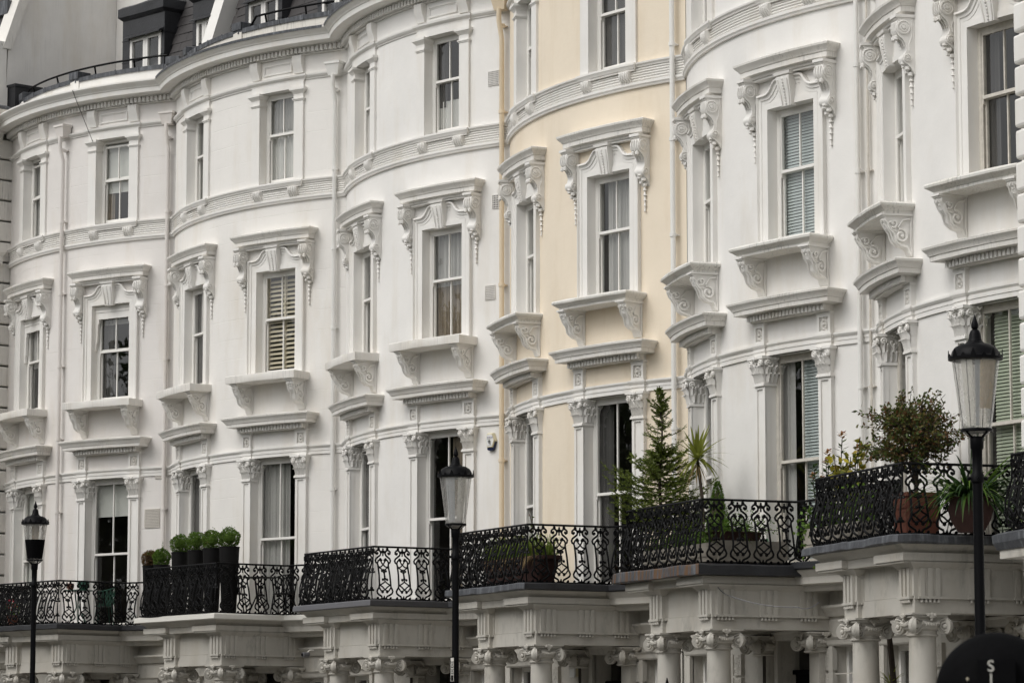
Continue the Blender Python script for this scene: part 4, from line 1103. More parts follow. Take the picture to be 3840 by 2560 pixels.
def rblock(L_, hgt, d=.30, r=.03):
    def fn(b):
        o = [(-hgt / 2 + r, 0), (hgt / 2 - r, 0), (hgt / 2 - r * .3, -r * .3), (hgt / 2, -r), (hgt / 2, -d), (-hgt / 2, -d), (-hgt / 2, -r), (-hgt / 2 + r * .3, -r * .3)]
        b.prism(lambda a, w_, z: (a, -w_, z), [(q, p) for p, q in o], -L_ / 2, L_ / 2)
    return fn
for k in range(33):
    z = -8.1 + k * .52
    if z > 8.6: break
    for j in range(3):
        y = -.3 + j * 1.02 + (.0 if k % 2 else -.4)
        o = part('stone_block', 'blkA', rblock(1.02, .475), 'trim_weathered', pa, smooth=False, loc=L(-3.46, y, z), rz=pi / 2)
pg = thing('corner_building', 'white corner building at the right edge, with rounded quoin blocks and its own balcony', 'building', (PL['F'][0], PL['F'][1], PL['F'][3]), rz('F'))
gw_ = MB(); gw_.box(L, 3.62, 13, -9, .38, -8.4, 10.5); link('wall', gw_.mesh('wall', 'stucco_white', smooth=False), pg)
for k in range(42):
    z = -8.1 + k * .452
    part('quoin_block', 'blkG', rblock(1.3, .415, .5, .04), 'trim_white', pg, smooth=False, loc=L(4.10 + (.0 if k % 2 else .012), .455, z))
gs = MB(); gs.box(L, 4.45, 9, -.3, 1.35, -4.02, -3.86); gs.box(L, 5.2, 9, -.3, 1.1, -4.6, -4.0)
link('porch', gs.mesh('porch', 'porch_white_shaded', smooth=False), pg)
ge = MB(); ge.mould(L, 4.42, 9, [(1.38, -3.90), (1.42, -3.80), (1.42, -3.70), (1.33, -3.66)], back=-.9, n=10, wob=.012); link('balcony_edge', ge.mesh('balcony_edge', 'lead'), pg)
gr = MB(); gr.tube(L, [(4.52, -.3, -2.62), (4.52, 1.18, -2.62), (8.8, 1.18, -2.62)], .020, 6); gr.tube(L, [(4.52, .2, -3.62), (4.52, 1.18, -3.62), (8.8, 1.18, -3.62)], .012, 5)
grl = link('balcony_railing', gr.mesh('balcony_railing', 'iron_black'), pg)
for i in range(11): part('railing_panel', 'rp', railpanel_fn, 'iron_black', grl, loc=L(4.72 + i * .36, 1.18, -3.60))
for i in range(3): part('railing_panel', 'rp', railpanel_fn, 'iron_black', grl, loc=L(4.52, .95 - i * .4, -3.60), rz=-pi / 2)
part('corner_post', 'cpost', railpost_fn, 'iron_black', grl, loc=L(4.52, 1.18, -3.60), rz=-pi / 4)

# ------------------------------------------------------------------ street lamps
def lamp(loc, top, label, inner):
    t = thing('street_lamp', label, 'street lamp', (loc[0], loc[1], 0), 0, 'lanterns on black posts along the pavement')
    H = top
    def up(prof): return [(r, H + h) for r, h in prof]
    o = (0, 0, 0)
    b = MB(); b.lathe(ID, o, up([(.004, 0), (.012, -.03), (.028, -.075), (.040, -.115), (.036, -.145), (.022, -.152), (.036, -.165), (.045, -.172)]), 16); link('finial', b.mesh('finial', 'lamp_black'), t)
    b = MB(); b.lathe(ID, o, up([(.045, -.172), (.058, -.20), (.066, -.25), (.078, -.285), (.098, -.297), (.100, -.305), (.16, -.318), (.215, -.35), (.243, -.39), (.255, -.43), (.272, -.445), (.285, -.455), (.285, -.478), (.25, -.49), (.04, -.487)]), 36)
    hood_ = link('lantern_cap', b.mesh('lantern_cap', 'lamp_black'), t)
    for i in range(16):
        a = 2 * pi * i / 16 + .1; big = i % 2 == 0; hh = .085 if big else .04
        b = MB(); q = lambda x, y, z, a=a: (x * cos(a) - y * sin(a), x * sin(a) + y * cos(a), z + H - .46)
        b.prism(q, [(-.03, 0), (.03, 0), (.018, hh * .5), (.0, hh), (-.018, hh * .5)], .274, .284); link('crown_leaf', b.mesh('crown_leaf', 'lamp_black', smooth=False), hood_)
    b = MB()
    n = 40; pr = up([(.246, -.488), (.153, -1.205)])
    vs = [(r * cos(2 * pi * k / n), r * sin(2 * pi * k / n), h) for r, h in pr for k in range(n)]
    b.add(vs, [(k, (k + 1) % n, n + (k + 1) % n, n + k) for k in range(n)]); link('lantern_glass', b.mesh('lantern_glass', 'lantern_glass', fix=False), t)
    b = MB()
    for i in range(4):
        a = 2 * pi * i / 4 + .55; b.tube(ID, [(.236 * cos(a), .236 * sin(a), H - .49), (.146 * cos(a), .146 * sin(a), H - 1.2)], .0042, 5)
    link('lantern_frame', b.mesh('lantern_frame', 'lamp_black'), t)
    b = MB(); b.lathe(ID, o, up([(.15, -1.198), (.165, -1.20), (.168, -1.225), (.155, -1.235), (.15, -1.22)]), 32); link('lantern_ring', b.mesh('lantern_ring', 'lamp_black'), t)
    b = MB(); b.lathe(ID, o, up([(.148, -1.232), (.066, -1.285)]), 24); link('gallery_cone', b.mesh('gallery_cone', 'lantern_glass'), t)
    b = MB()
    for i in range(4):
        a = 2 * pi * i / 4 + .2; b.tube(ID, [(.15 * cos(a), .15 * sin(a), H - 1.235), (.06 * cos(a), .06 * sin(a), H - 1.30)], .012, 5)
    b.lathe(ID, o, [(.066, H - 1.28), (.072, H - 1.29), (.068, H - 1.40), (.056, H - 1.42), (.052, H - 1.65), (.070, H - 1.68), (.070, H - 1.75), (.052, H - 1.77), (.058, 1.35), (.075, 1.3), (.085, 1.22), (.11, 1.15), (.11, .25), (.15, .2), (.16, .0)], 20)
    po = link('post', b.mesh('post', 'lamp_black'), t)
    b = MB()
    va = math.atan2(RT.y, RT.x)
    q = lambda x, y, z: (x * cos(va) - y * sin(va), x * sin(va) + y * cos(va), z + H - 1.715)
    b.lathe(q, (-.11, 0, 0), [(.004, 0), (.022, .008), (.022, .03), (.016, .04), (.016, .18), (.022, .19), (.022, .212), (.004, .22)], 8, 'a'); b.lathe(q, (0, -.09, 0), [(.014, 0), (.014, .18)], 8, 'b')
    link('ladder_bar', b.mesh('ladder_bar', 'lamp_black'), po)
    vc = math.atan2(EYE.y - loc[1], EYE.x - loc[0])
    for mat, a0, a1, h0, h1, k in inner:  # black panel is a shield; grey, white and tan ones are painted reflections
        b = MB(); n = 24; vs = []
        for i in range(n + 1):
            a = vc + R_(a0 + (a1 - a0) * i / n)
            for hh in (h0, h1):
                r = (.246 + (.153 - .246) * (-.488 - hh) / (1.205 - .488) * 1.0) * k; vs.append((r * cos(a), r * sin(a), H + hh))
        b.add(vs, [(2 * i, 2 * i + 1, 2 * i + 3, 2 * i + 2) for i in range(n)]); link('lamp_shield_reflection', b.mesh('lamp_shield_reflection', mat, fix=False), t)
    b = MB(); b.lathe(ID, o, up([(.14, -.492), (.14, -.50), (.05, -.51)]), 20); link('lamp_unit', b.mesh('lamp_unit', 'lamp_unit_reflection_grey'), t)
    return t
lamp((-10.484, -6.628), 7.004, 'farthest street lamp at left, its lantern half filled by a black shield', [('matt_black', -78, 78, -.80, -1.195, 1.02), ('lamp_reflection_tan', 150, 205, -.50, -.80, .7)])
lM = lamp((8.454, -6.277), 6.531, 'middle street lamp standing left of the cream house, grey reflection painted into its lantern', [('lamp_unit_reflection_grey', -42, -4, -.50, -1.18, .97), ('print_white', 8, 44, -.50, -1.16, .97)])
lamp((26.216, -8.945), 6.284, 'nearest and largest street lamp at right, tan reflection painted into its lantern', [('lamp_reflection_tan', 12, 62, -.50, -1.0, .97), ('lamp_unit_reflection_grey', -2, 11, -.50, -1.18, .97), ('print_white', -40, -8, -.50, -1.18, .96)])
# plate with white boxes fixed to the middle post
vc = math.atan2(EYE.y + 6.277, EYE.x - 8.454); fw2 = Vector((cos(vc), sin(vc), 0)); rt2 = Vector((-sin(vc), cos(vc), 0))
sp = Vector((8.454, -6.277, 0)) + fw2 * .07 - rt2 * .045
sg = thing('parking_plate', 'small black plate with white framed digits on the middle lamp post', 'sign', (sp.x, sp.y, 2.86), math.atan2(rt2.y, rt2.x) - .75)
b = MB(); b.box(ID, -.05, .05, -.004, .004, -.02, .42); link('plate', b.mesh('plate', 'matt_black', smooth=False), sg)
b = MB()
for i in range(3):
    z = .04 + i * .10
    for (x0, x1, z0, z1) in ((-.032, .032, z, z + .006), (-.032, .032, z + .094, z + .1), (-.032, -.026, z, z + .1), (.026, .032, z, z + .1)): b.box(ID, x0, x1, -.006 - .0001 * i, -.004, z0, z1)
b.box(ID, -.032, .032, -.006, -.004, .345, .40)
link('frame_lines', b.mesh('frame_lines', 'print_white', smooth=False), sg)
for z in (.19, .29):
    tm_ = text_mesh('0', .095, 'print_white', .0008); o = link('lettering', tm_, sg, (0, -.0065, z)); o.rotation_euler = (pi / 2, 0, 0)

# the black domed post in the right foreground
cb = (47.187, -23.628)
va = math.atan2(EYE.y - cb[1], EYE.x - cb[0])
dp = thing('signal_back', 'black dome topped street fitting lettered S 1 in the right foreground', 'street fitting', (cb[0], cb[1], 0), va + pi / 2)
b = MB(); RR = .163
b.lathe(ID, (0, 0, 0), [(.12, 0), (.12, .9), (RR, 1.0), (RR, 1.79)] + [(RR * cos(R_(t)), 1.81 + RR * sin(R_(t))) for t in range(0, 90, 6)] + [(.003, 1.81 + RR)], 48); link('body', b.mesh('body', 'matt_black'), dp)
b = MB(); b.lathe(ID, (0, 0, 0), [(RR + .001, 1.795), (RR + .006, 1.80), (RR + .006, 1.812), (RR + .001, 1.817)], 48); link('rim_band', b.mesh('rim_band', 'matt_black'), dp)
b = MB(); b.box(ID, -.050, .050, -RR - .012, -RR + .06, 1.70, 1.895); pl_ = link('number_plate', b.mesh('number_plate', 'lamp_black', smooth=False), dp)
for ch_, z in (('S', 1.877), ('1', 1.843)):
    o = link('lettering', text_mesh(ch_, .042, 'print_white', .0006), dp, (-.014, -RR - .0132, z)); o.rotation_euler = (pi / 2, 0, 0)
b = MB()
for x in (-.075, .062): b.blob(ID, (x, -RR * .86, 1.845), .004, .004, .005)
link('rivet', b.mesh('rivet', 'shutter_cream'), dp)

# ------------------------------------------------------------------ alarm box, camera, meter box
P = F(3.07, 0, 0); ap = wpt('C', P[0], -P[1], -.40)
al = thing('alarm_box', 'cream and navy alarm box with a printed white face on the wall', 'alarm', ap, rz('C') + 3.07 * K)
m = lambda a, w_, c: (a, -w_, c)
HX = [(-.075, .165), (.075, .165), (.125, .02), (.075, -.13), (-.075, -.13), (-.125, .02)]
b = MB(); vs = [m(x, 0, z) for x, z in HX] + [m(x * 1.0, .05, z) for x, z in HX] + [m(x * .84, .085, z * .88) for x, z in HX]
b.add(vs, [(i, (i + 1) % 6, 6 + (i + 1) % 6, 6 + i) for i in range(6)] + [(6 + i, 6 + (i + 1) % 6, 12 + (i + 1) % 6, 12 + i) for i in range(6)] + [tuple(range(12, 18))]); link('cover', b.mesh('cover', 'alarm_cream', smooth=False), al)
b = MB(); f_ = [(x * .78, .0865, z * .80) for x, z in HX]; b.add([m(*p) for p in f_], [tuple(range(6))]); link('face_plate', b.mesh('face_plate', 'alarm_white', smooth=False), al)
b = MB(); N_ = [(.125, .0), (.078, -.155), (.045, -.175), (-.045, -.175), (-.078, -.155), (-.075, -.12), (.07, -.12)]
b.add([m(x, -.0, z - .012) for x, z in N_] + [m(x * .97, .062, z - .006) for x, z in N_], [(i, (i + 1) % 7, 7 + (i + 1) % 7, 7 + i) for i in range(7)] + [tuple(range(7)), tuple(range(7, 14))]); link('strobe_lens', b.mesh('strobe_lens', 'alarm_blue', smooth=False), al)
for tx, sz, x, z, mt in (('BIG', .028, -.042, .078, 'print_blue'), ('B', .028, -.010, .078, 'print_red'), ('ROTHER', .026, .035, .078, 'print_blue')):
    o = link('lettering', text_mesh(tx, sz, mt, .0006), al, (x, -.0885, z)); o.rotation_euler = (pi / 2, 0, 0)
b = MB(); b.box(m, -.065, .068, .086, .0885, .048, .056)
for i in range(5):                                          # fan of dark wedges under the bar
    a0, a1 = R_(195 + i * 17), R_(206 + i * 17); r0, r1 = .022, .072 + .006 * i
    b.add([m(.022 + r * cos(a), .0887, .034 + r * sin(a) * 1.05) for r, a in ((r0, a0), (r1, a0), (r1, a1), (r0, a1))], [(0, 1, 2, 3)])
b.box(m, -.06, .06, .086, .0885, -.085, -.080)
link('printed_mark', b.mesh('printed_mark', 'print_black', smooth=False), al)
cx = wpt('B', 3.1, -.15, -4.42)
sc = thing('security_camera', 'small dark security camera under the porch with clipped balls', 'camera', cx, rz('B'))
b = MB(); b.lathe(m, (0, 0, 0), [(.01, 0), (.05, .005), (.055, .02), (.055, .16), (.03, .17)], 14, 'b'); link('body', b.mesh('body', 'sheet_grey'), sc)
b = MB(); b.lathe(m, (0, -.0, .0), [(.01, .171), (.034, .172), (.034, .178), (.004, .18)], 12, 'b'); link('lens', b.mesh('lens', 'lamp_black'), sc)
b = MB(); b.tube(m, [(0, .04, .05), (0, -.02, .10), (0, -.12, .10)], .014, 6); link('bracket', b.mesh('bracket', 'pipe_white'), sc)
bx = wpt('D', -.16, -.62, -4.90)
mb = thing('intercom_box', 'cream wall box with a white door beside the cream house porch', 'box', bx, rz('D'))
b = MB(); b.box(m, -.09, .09, -.02, .23, -.24, .24); link('box_body', b.mesh('box_body', 'alarm_cream', smooth=False), mb)
b = MB(); b.box(m, -.095, .095, .23, .26, -.25, .25); link('box_door', b.mesh('box_door', 'alarm_white', smooth=False), mb)
for hh, xx, fl_ in (('D', 2.35, 'left of the pair in front of the cream house porch'), ('D', 3.1, 'right of the pair in front of the cream house porch'), ('E', 2.6, 'below the balcony with the conifer'), ('C', 2.6, 'below the balcony left of the middle lamp')):
    p = wpt(hh, xx, 2.6, -8.397)
    t = thing('railing_finial', 'black urn topped railing post ' + fl_, 'railing post', (p.x, p.y, 0), rz(hh), 'area railing posts by the porches')
    b = MB(); b.lathe(ID, (0, 0, 0), [(.03, 0), (.03, 2.55), (.05, 2.58), (.05, 2.62), (.03, 2.65), (.055, 2.72), (.05, 2.80), (.02, 2.86), (.028, 2.89), (.004, 2.98)], 12); link('post', b.mesh('post', 'lamp_black'), t)

# ------------------------------------------------------------------ plants
rnd = random.Random(11)
def rdir(zb=0.0):
    while True:
        v = Vector((rnd.uniform(-1, 1), rnd.uniform(-1, 1), rnd.uniform(-1, 1)))
        if .1 < v.length < 1: v.normalize(); v.z += zb; return v.normalized()
def put(h, x, y, z): return wpt(h, x, y, z)
def leafball(b, c, r, n, size, zs=1.0, lump=.12, core=True):
    c = Vector(c); ph = [rnd.uniform(0, 6.28) for _ in range(6)]
    for _ in range(n):
        d = rdir(); q = r * (1 + lump * sin(3 * d.x + ph[0]) * sin(4 * d.y + ph[1]) + lump * .6 * sin(7 * d.z + ph[2])) * (1 - .30 * rnd.random() ** 2)
        p = c + Vector((d.x * q, d.y * q, d.z * q * zs))
        dd = (d + rdir() * .9).normalized(); s = dd.cross(rdir()); s = s.normalized() if s.length > .01 else Vector((1, 0, 0))
        sz = size * rnd.uniform(.7, 1.25); b.leaf(p, dd, s, sz, sz * .6)
def pot_lathe(t, prof, mat, n=24, soil=None):
    b = MB(); b.lathe(ID, (0, 0, 0), prof, n); p = link('pot', b.mesh('pot', mat), t)
    if soil: b = MB(); b.lathe(ID, (0, 0, 0), [(.01, soil[1]), (soil[0], soil[1])], 16); link('soil', b.mesh('soil', 'soil'), t)
    return p
ZF = -3.555
balls = [(-1.36, 1.1, -2.36, .165, 'leaf_box_brown', 'lowest clipped ball, browned, in a black planter at the left of the row'),
         (-.72, 1.2, -2.37, .17, 'leaf_box', 'shaggy low green ball with a tall sprig, second in the row of planters'),
         (.04, 1.2, -2.13, .185, 'leaf_box', 'clipped green ball third in the row, left end of the four tall planters'),
         (.71, 1.2, -2.12, .19, 'leaf_box', 'clipped green ball fourth in the row, between two other tall planters'),
         (1.34, 1.2, -2.11, .195, 'leaf_box', 'loose green ball fifth in the row, with stray sprigs and brown flecks'),
         (2.02, 1.2, -2.11, .198, 'leaf_box', 'largest clipped ball at the right end of the row in a wide planter')]
for i, (x, y, zt, r, mt, lab) in enumerate(balls):
    w_ = r * (1.08 if i < 5 else 1.12)
    p = put('B', x, y, ZF); t = thing('topiary', lab, 'potted plant', p, rz('B'), 'clipped balls in black planters')
    hh = zt - ZF
    pot_lathe(t, [(w_ * .72, 0), (w_ * .98, hh - .02), (w_ * 1.02, hh - .02), (w_ * 1.02, hh), (w_ * .9, hh), (w_ * .88, hh - .06)], 'planter_black', 28, (w_ * .88, hh - .05))
    b = MB(); c = (0, 0, hh + r * .95); leafball(b, c, r * 1.12, 2600, .032, .95, .085)
    if i == 1:
        for k in range(7):
            for j in range(16): q = Vector((.03 * (k - 3) * (1 - j / 20) + .03, .02 * sin(k), hh + r * 1.6 + j * .016 * (1 if k in (3, 4) else .5))); b.leaf(q, rdir(.3), rdir(), .03, .02)
    if i in (0, 4, 5, 2):
        for k in range(40): d = rdir(.5); b.leaf(Vector(c) + d * r * rnd.uniform(1.05, 1.3), d, rdir(), .035, .02)
    if i == 0:
        g = MB(); leafball(g, (0, 0, hh + r * 1.55), r * .62, 260, .036, .55); link('fresh_growth', g.mesh('fresh_growth', 'leaf_box', smooth=False, fix=False), t)
    if i == 4:
        g = MB(); leafball(g, (.02, -.06, hh + r * 1.0), r * .9, 90, .034, .9); link('brown_leaves', g.mesh('brown_leaves', 'leaf_box_brown', smooth=False, fix=False), t)
    link('foliage', b.mesh('foliage', mt, smooth=False, fix=False), t)
    g = MB(); g.lathe(ID, c, [(.01, -r * .75), (r * .62, -r * .35), (r * .68, 0), (r * .6, r * .4), (.01, r * .72)], 12); link('inner_twigs', g.mesh('inner_twigs', 'leaf_box' if i else 'bark'), t)
    g = MB()
    for k in range(6): g.tube(ID, [(rnd.uniform(-.03, .03), rnd.uniform(-.03, .03), hh - .06), (rnd.uniform(-.09, .09), rnd.uniform(-.09, .09), hh + r * .5)], .006, 4)
    link('stem', g.mesh('stem', 'bark'), t)

# garden furniture
def table(h, x, y, lab, mat, r, hgt, group=None):
    t = thing('garden_table', lab, 'table', put(h, x, y, ZF), rz(h), group)
    b = MB(); b.lathe(ID, (0, 0, 0), [(.01, hgt - .02), (r, hgt - .02), (r + .01, hgt - .01), (r, hgt), (.01, hgt)], 24); link('table_top', b.mesh('table_top', mat), t)
    for k in range(3):
        a = 2 * pi * k / 3 + .4; b = MB(); b.tube(ID, [(r * .25 * cos(a), r * .25 * sin(a), hgt - .02), (r * .12 * cos(a), r * .12 * sin(a), hgt * .5), (r * .7 * cos(a), r * .7 * sin(a), 0)], .016, 6); link('leg', b.mesh('leg', mat), t)
    return t
def chair(h, x, y, rot, lab, mat, wire, group=None):
    t = thing('garden_chair', lab, 'chair', put(h, x, y, ZF), rz(h) + rot, group)
    b = MB(); b.lathe(ID, (0, 0, 0), [(.01, .43), (.2, .43), (.215, .44), (.2, .455), (.01, .455)], 18); link('seat', b.mesh('seat', mat), t)
    for sx in (-1, 1):
        for sy in (-1, 1): b = MB(); b.tube(ID, [(.14 * sx, .14 * sy, .43), (.2 * sx, .19 * sy, 0)], .012, 6); link('leg', b.mesh('leg', mat), t)
    b = MB(); r = .24
    def q(a, z): return (r * sin(a) * (1 + .1 * (z - .45)), r * cos(a) * (1 + .1 * (z - .45)), z)
    b.tube(ID, [(-.21, -.05, .45)] + [q(-1.9 + 3.8 * i / 14, .80 + (.06 * cos(-1.9 + 3.8 * i / 14))) for i in range(15)] + [(.21, -.05, .45)], .013, 6)
    if wire:
        rr = random.Random(4)
        for k in range(26):
            a0 = rr.uniform(-1.7, 1.7); a1 = max(-1.85, min(1.85, a0 + rr.uniform(-.9, .9)))
            b.tube(ID, [q(a0, .45), q((a0 + a1) / 2 + rr.uniform(-.2, .2), .62), q(a1, .82)], .0085, 4)
    else:
        for k in range(9):
            a0 = -1.5 + 3 * k / 8
            for s in (-1, 1): b.tube(ID, [q(a0, .45), q(a0 + .14 * s, .55), q(a0 - .12 * s, .68), q(a0, .82)], .009, 4)
    link('backrest', b.mesh('backrest', mat), t); return t
table('B', 2.28, .62, 'black metal table on the balcony behind the clipped balls', 'iron_black', .33, .80)
chair('B', 1.95, .95, 2.4, 'black wire chair at the front of the dark balcony table', 'iron_black', True, 'black wire balcony chairs')
chair('B', 2.55, .18, -1.0, 'black wire chair nearer the wall behind the dark balcony table', 'iron_black', True, 'black wire balcony chairs')
table('A', 2.05, .90, 'green metal table on the far left balcony, pots on its top', 'green_metal', .34, .80)
chair('A', 2.3, .35, -.4, 'green scrolled metal chair near the window of the far balcony', 'green_metal', False)
for x, y, z, mat, r, hh, lab in ((1.88, 1.0, -2.755, 'terracotta', .085, .16, 'small terracotta pot on the green balcony table'), (2.14, .82, -2.755, 'green_metal', .14, .22, 'round green glazed pot on the green balcony table')):
    t = thing('flower_pot', lab, 'pot', put('A', x, y, z), rz('A')); pot_lathe(t, [(r * .6, 0), (r * .9, hh * .4), (r, hh * .75), (r * .85, hh), (r * .75, hh * .96), (r * .7, hh * .7)], mat, 18, (r * .7, hh * .8))
t = thing('potted_plant', 'small pot of pink flowers behind the far left railing', 'potted plant', put('A', -.1, 1.25, ZF), rz('A')); pot_lathe(t, [(.09, 0), (.13, .24), (.14, .24), (.14, .28), (.12, .28)], 'terracotta', 18, (.12, .25))
b = MB(); leafball(b, (0, 0, .42), .14, 160, .06); link('foliage', b.mesh('foliage', 'leaf_strap', smooth=False, fix=False), t)
b = MB(); leafball(b, (0, -.03, .52), .12, 70, .045); link('flowers', b.mesh('flowers', 'pink_petal', smooth=False, fix=False), t)

# cream house: terracotta trough
t = thing('planter_trough', 'long terracotta trough of strappy green leaves and dead straw on the middle balcony', 'planter', put('D', .62, 1.12, ZF), rz('D'))
b = MB(); bw = lambda x, y, z: (x, y, z)
def tro(b, lx, ly, h0, taper=.8, rim=.03):
    vs = []; pr = [(taper, 0), (.96, h0 * .86), (1.0 + rim, h0 * .87), (1.0 + rim, h0), (.93, h0), (.9, h0 * .9)]
    N = 24
    for k, z in pr:
        for i in range(N):
            a = 2 * pi * i / N; c, s = cos(a), sin(a); e = .35
            vs.append((math.copysign(abs(c) ** e, c) * lx * k, math.copysign(abs(s) ** e, s) * (ly * k), z))
    fs = [(r * N + i, r * N + (i + 1) % N, (r + 1) * N + (i + 1) % N, (r + 1) * N + i) for r in range(len(pr) - 1) for i in range(N)] + [tuple(range(N)), tuple(range((len(pr) - 1) * N, len(pr) * N))]
    b.add(vs, fs)
tro(b, 1.25, .27, .52); link('pot', b.mesh('pot', 'terracotta_dark'), t)
b = MB()
for _ in range(760):
    x = rnd.uniform(-1.15, 1.15); y = rnd.uniform(-.2, .2); d = Vector((rnd.uniform(-.5, .5), rnd.uniform(-.5, .5), 1)); b.strap((x, y, .48), d, rnd.uniform(.25, .58), rnd.uniform(.020, .034), rnd.uniform(.2, 1.3))
link('foliage', b.mesh('foliage', 'leaf_grass', smooth=False, fix=False), t)
b = MB()
for _ in range(90):
    x = rnd.choice((rnd.gauss(.15, .12), rnd.gauss(.88, .12), rnd.uniform(-.9, .9))); s = rnd.choice((-1, -1, 1)); b.strap((x, s * .26, .52), Vector((rnd.uniform(-.3, .3), s * .6, .1)), rnd.uniform(.15, .38), .018, 2.6)
link('dead_leaves', b.mesh('dead_leaves', 'dry_leaf', smooth=False, fix=False), t)
b = MB(); g = MB()
for k in range(4):
    x0 = .55 + .16 * k; top = (x0 + rnd.uniform(-.1, .15), rnd.uniform(-.2, .1), (1.0, 1.28, .85, .98)[k])
    pts = [(x0, 0, .48), ((x0 + top[0]) / 2 + .03, top[1] * .5, (top[2] + .48) / 2), top]; b.tube(ID, pts, .006, 4)
    for j in range(16): tt = .35 + .65 * rnd.random(); q = Vector(pts[0]).lerp(Vector(top), tt) + rdir() * .03; g.leaf(q, rdir(), rdir(), .07, .04)
link('stem', b.mesh('stem', 'bark'), t); link('sprig_leaves', g.mesh('sprig_leaves', 'leaf_bush', smooth=False, fix=False), t)

# white house with the conifer
rnd = random.Random(5)
t = thing('conifer', 'tall ragged dark green conifer rising above the balcony rail', 'conifer', put('E', -.95, 1.0, ZF), rz('E'))
pot_lathe(t, [(.20, 0), (.26, .36), (.28, .36), (.28, .42), (.25, .42)], 'terracotta_dark', 20, (.25, .38))
b = MB(); g = MB(); HT = 3.15
tp = [(.02 * sin(i * .9), .02 * cos(i * .7), .38 + (HT - .38) * i / 12) for i in range(13)]; b.tube(ID, tp, [.035 * (1 - i / 13) + .005 for i in range(13)], 6)
def sprig(g, p, d, L_, nn, sz):
    p = Vector(p); d = Vector(d)
    for i in range(nn):
        q = p + d * L_ * (i + rnd.random()) / nn
        for s in (-1, 1):
            side = d.cross(Vector((0, 0, 1))); side = side.normalized() if side.length > .01 else Vector((1, 0, 0))
            dd = (d * .7 + side * s * rnd.uniform(.3, 1.0) + Vector((0, 0, rnd.uniform(-.35, .45)))).normalized(); g.leaf(q, dd, dd.cross(rdir()).normalized(), sz * rnd.uniform(.7, 1.3), sz * .30)
for i in range(215):
    f = ((i + rnd.random()) / 215) ** .92; z = .62 + (HT - .66) * f; a = i * 2.4 + rnd.uniform(-.8, .8)
    ln = (1.35 * max(0, 1 - f / .60) ** .8 + .30 * (1 - f) + .05) * rnd.uniform(.35, 1.2)
    if f > .5 and rnd.random() < .30: continue
    if f > .62:
        if rnd.random() < .35: continue
        ln = (.40 * (1 - f) + .08) * rnd.uniform(.4, 1.7)
    ln = min(ln, 1.05 if cos(a) > 0 else .85)
    if .58 < f < .66 and cos(a) > -.3: ln = .62 * rnd.uniform(.8, 1.1)
    if .36 < f < .44 and cos(a) < 0: ln = .70 * rnd.uniform(.7, 1.1)
    if rnd.random() < .10: ln *= 1.35
    d = Vector((cos(a), sin(a), .10 + .5 * f + rnd.uniform(-.15, .2))).normalized(); p0 = Vector((0, 0, z)); pts = [p0]; dd = d.copy()
    for k in range(6): dd = (dd + Vector((rnd.uniform(-.08, .08), rnd.uniform(-.08, .08), -.13 + .085 * k))).normalized(); pts.append(pts[-1] + dd * ln / 6)
    b.tube(ID, [tuple(p) for p in pts], [.010 * (1 - k / 8) for k in range(7)], 4)
    for k in range(6):
        seg = (pts[k + 1] - pts[k])
        if k > 0 or f > .5:
            sprig(g, pts[k], seg.normalized(), seg.length, 9 if f < .55 else 3, .06 if f < .55 else .042)
            for s in (-1, 1):
                sd_ = seg.normalized().cross(Vector((0, 0, 1))).normalized() * s; tw = (seg.normalized() * .7 + sd_ * rnd.uniform(.4, 1) + Vector((0, 0, rnd.uniform(-.55, .35)))).normalized()
                sprig(g, pts[k], tw, max(.10 if f < .55 else .03, ln * .34 * (1 - k / 8)), 6 if f < .55 else 3, .055 if f < .55 else .045)
link('trunk', b.mesh('trunk', 'bark'), t); link('foliage', g.mesh('foliage', 'leaf_conifer', smooth=False, fix=False), t)
t = thing('cordyline', 'spiky yellow green palm on a bare curved stem above the balcony rail', 'palm', put('E', .42, .9, ZF), rz('E'))
pot_lathe(t, [(.16, 0), (.2, .3), (.22, .3), (.22, .36), (.19, .36)], 'terracotta_dark', 20, (.19, .33))
b = MB(); hd_ = Vector((-.17, 0, 1.80)); b.tube(ID, [(.03, 0, .3), (.03, 0, .9), (0, 0, 1.15), (-.07, 0, 1.45), (-.14, 0, 1.7), tuple(hd_)], [.034, .032, .03, .027, .024, .026], 8); link('trunk', b.mesh('trunk', 'bark'), t)
for i in range(46):
    f = i / 46; a = i * 2.399; el_ = 1.5 - 1.75 * f ** .9
    d = Vector((cos(a) * cos(el_), sin(a) * cos(el_), sin(el_))); b = MB(); b.strap(hd_ + d * .02, d, rnd.uniform(.48, .66), rnd.uniform(.060, .080), .25 + 1.0 * f, 6)
    link('leaf', b.mesh('leaf', 'leaf_palm', smooth=False, fix=False), t)
b = MB()
for i in range(14): a = i * 2.4; b.strap(hd_ - Vector((0, 0, .05)), Vector((cos(a) * .6, sin(a) * .6, -.6)), rnd.uniform(.35, .6), .02, 1.0)
link('dead_leaves', b.mesh('dead_leaves', 'dry_leaf', smooth=False, fix=False), t)
t = thing('conical_shrub', 'small dense bright green conical shrub behind the railing', 'shrub', put('E', 1.10, .95, ZF), rz('E'))
pot_lathe(t, [(.15, 0), (.19, .3), (.2, .3), (.2, .34), (.17, .34)], 'terracotta_dark', 20, (.17, .32))
b = MB()
for _ in range(2600):
    f = rnd.random() ** 1.4; a = rnd.uniform(0, 6.28); r = (.20 * (1 - f) ** .7 + .012) * rnd.uniform(.72, 1.08); p = Vector((r * cos(a), r * sin(a), .34 + 1.0 * f)); d = (Vector((cos(a), sin(a), .9)) + rdir() * .7).normalized(); b.leaf(p, d, d.cross(rdir()).normalized(), .042, .018)
link('foliage', b.mesh('foliage', 'leaf_bright', smooth=False, fix=False), t)
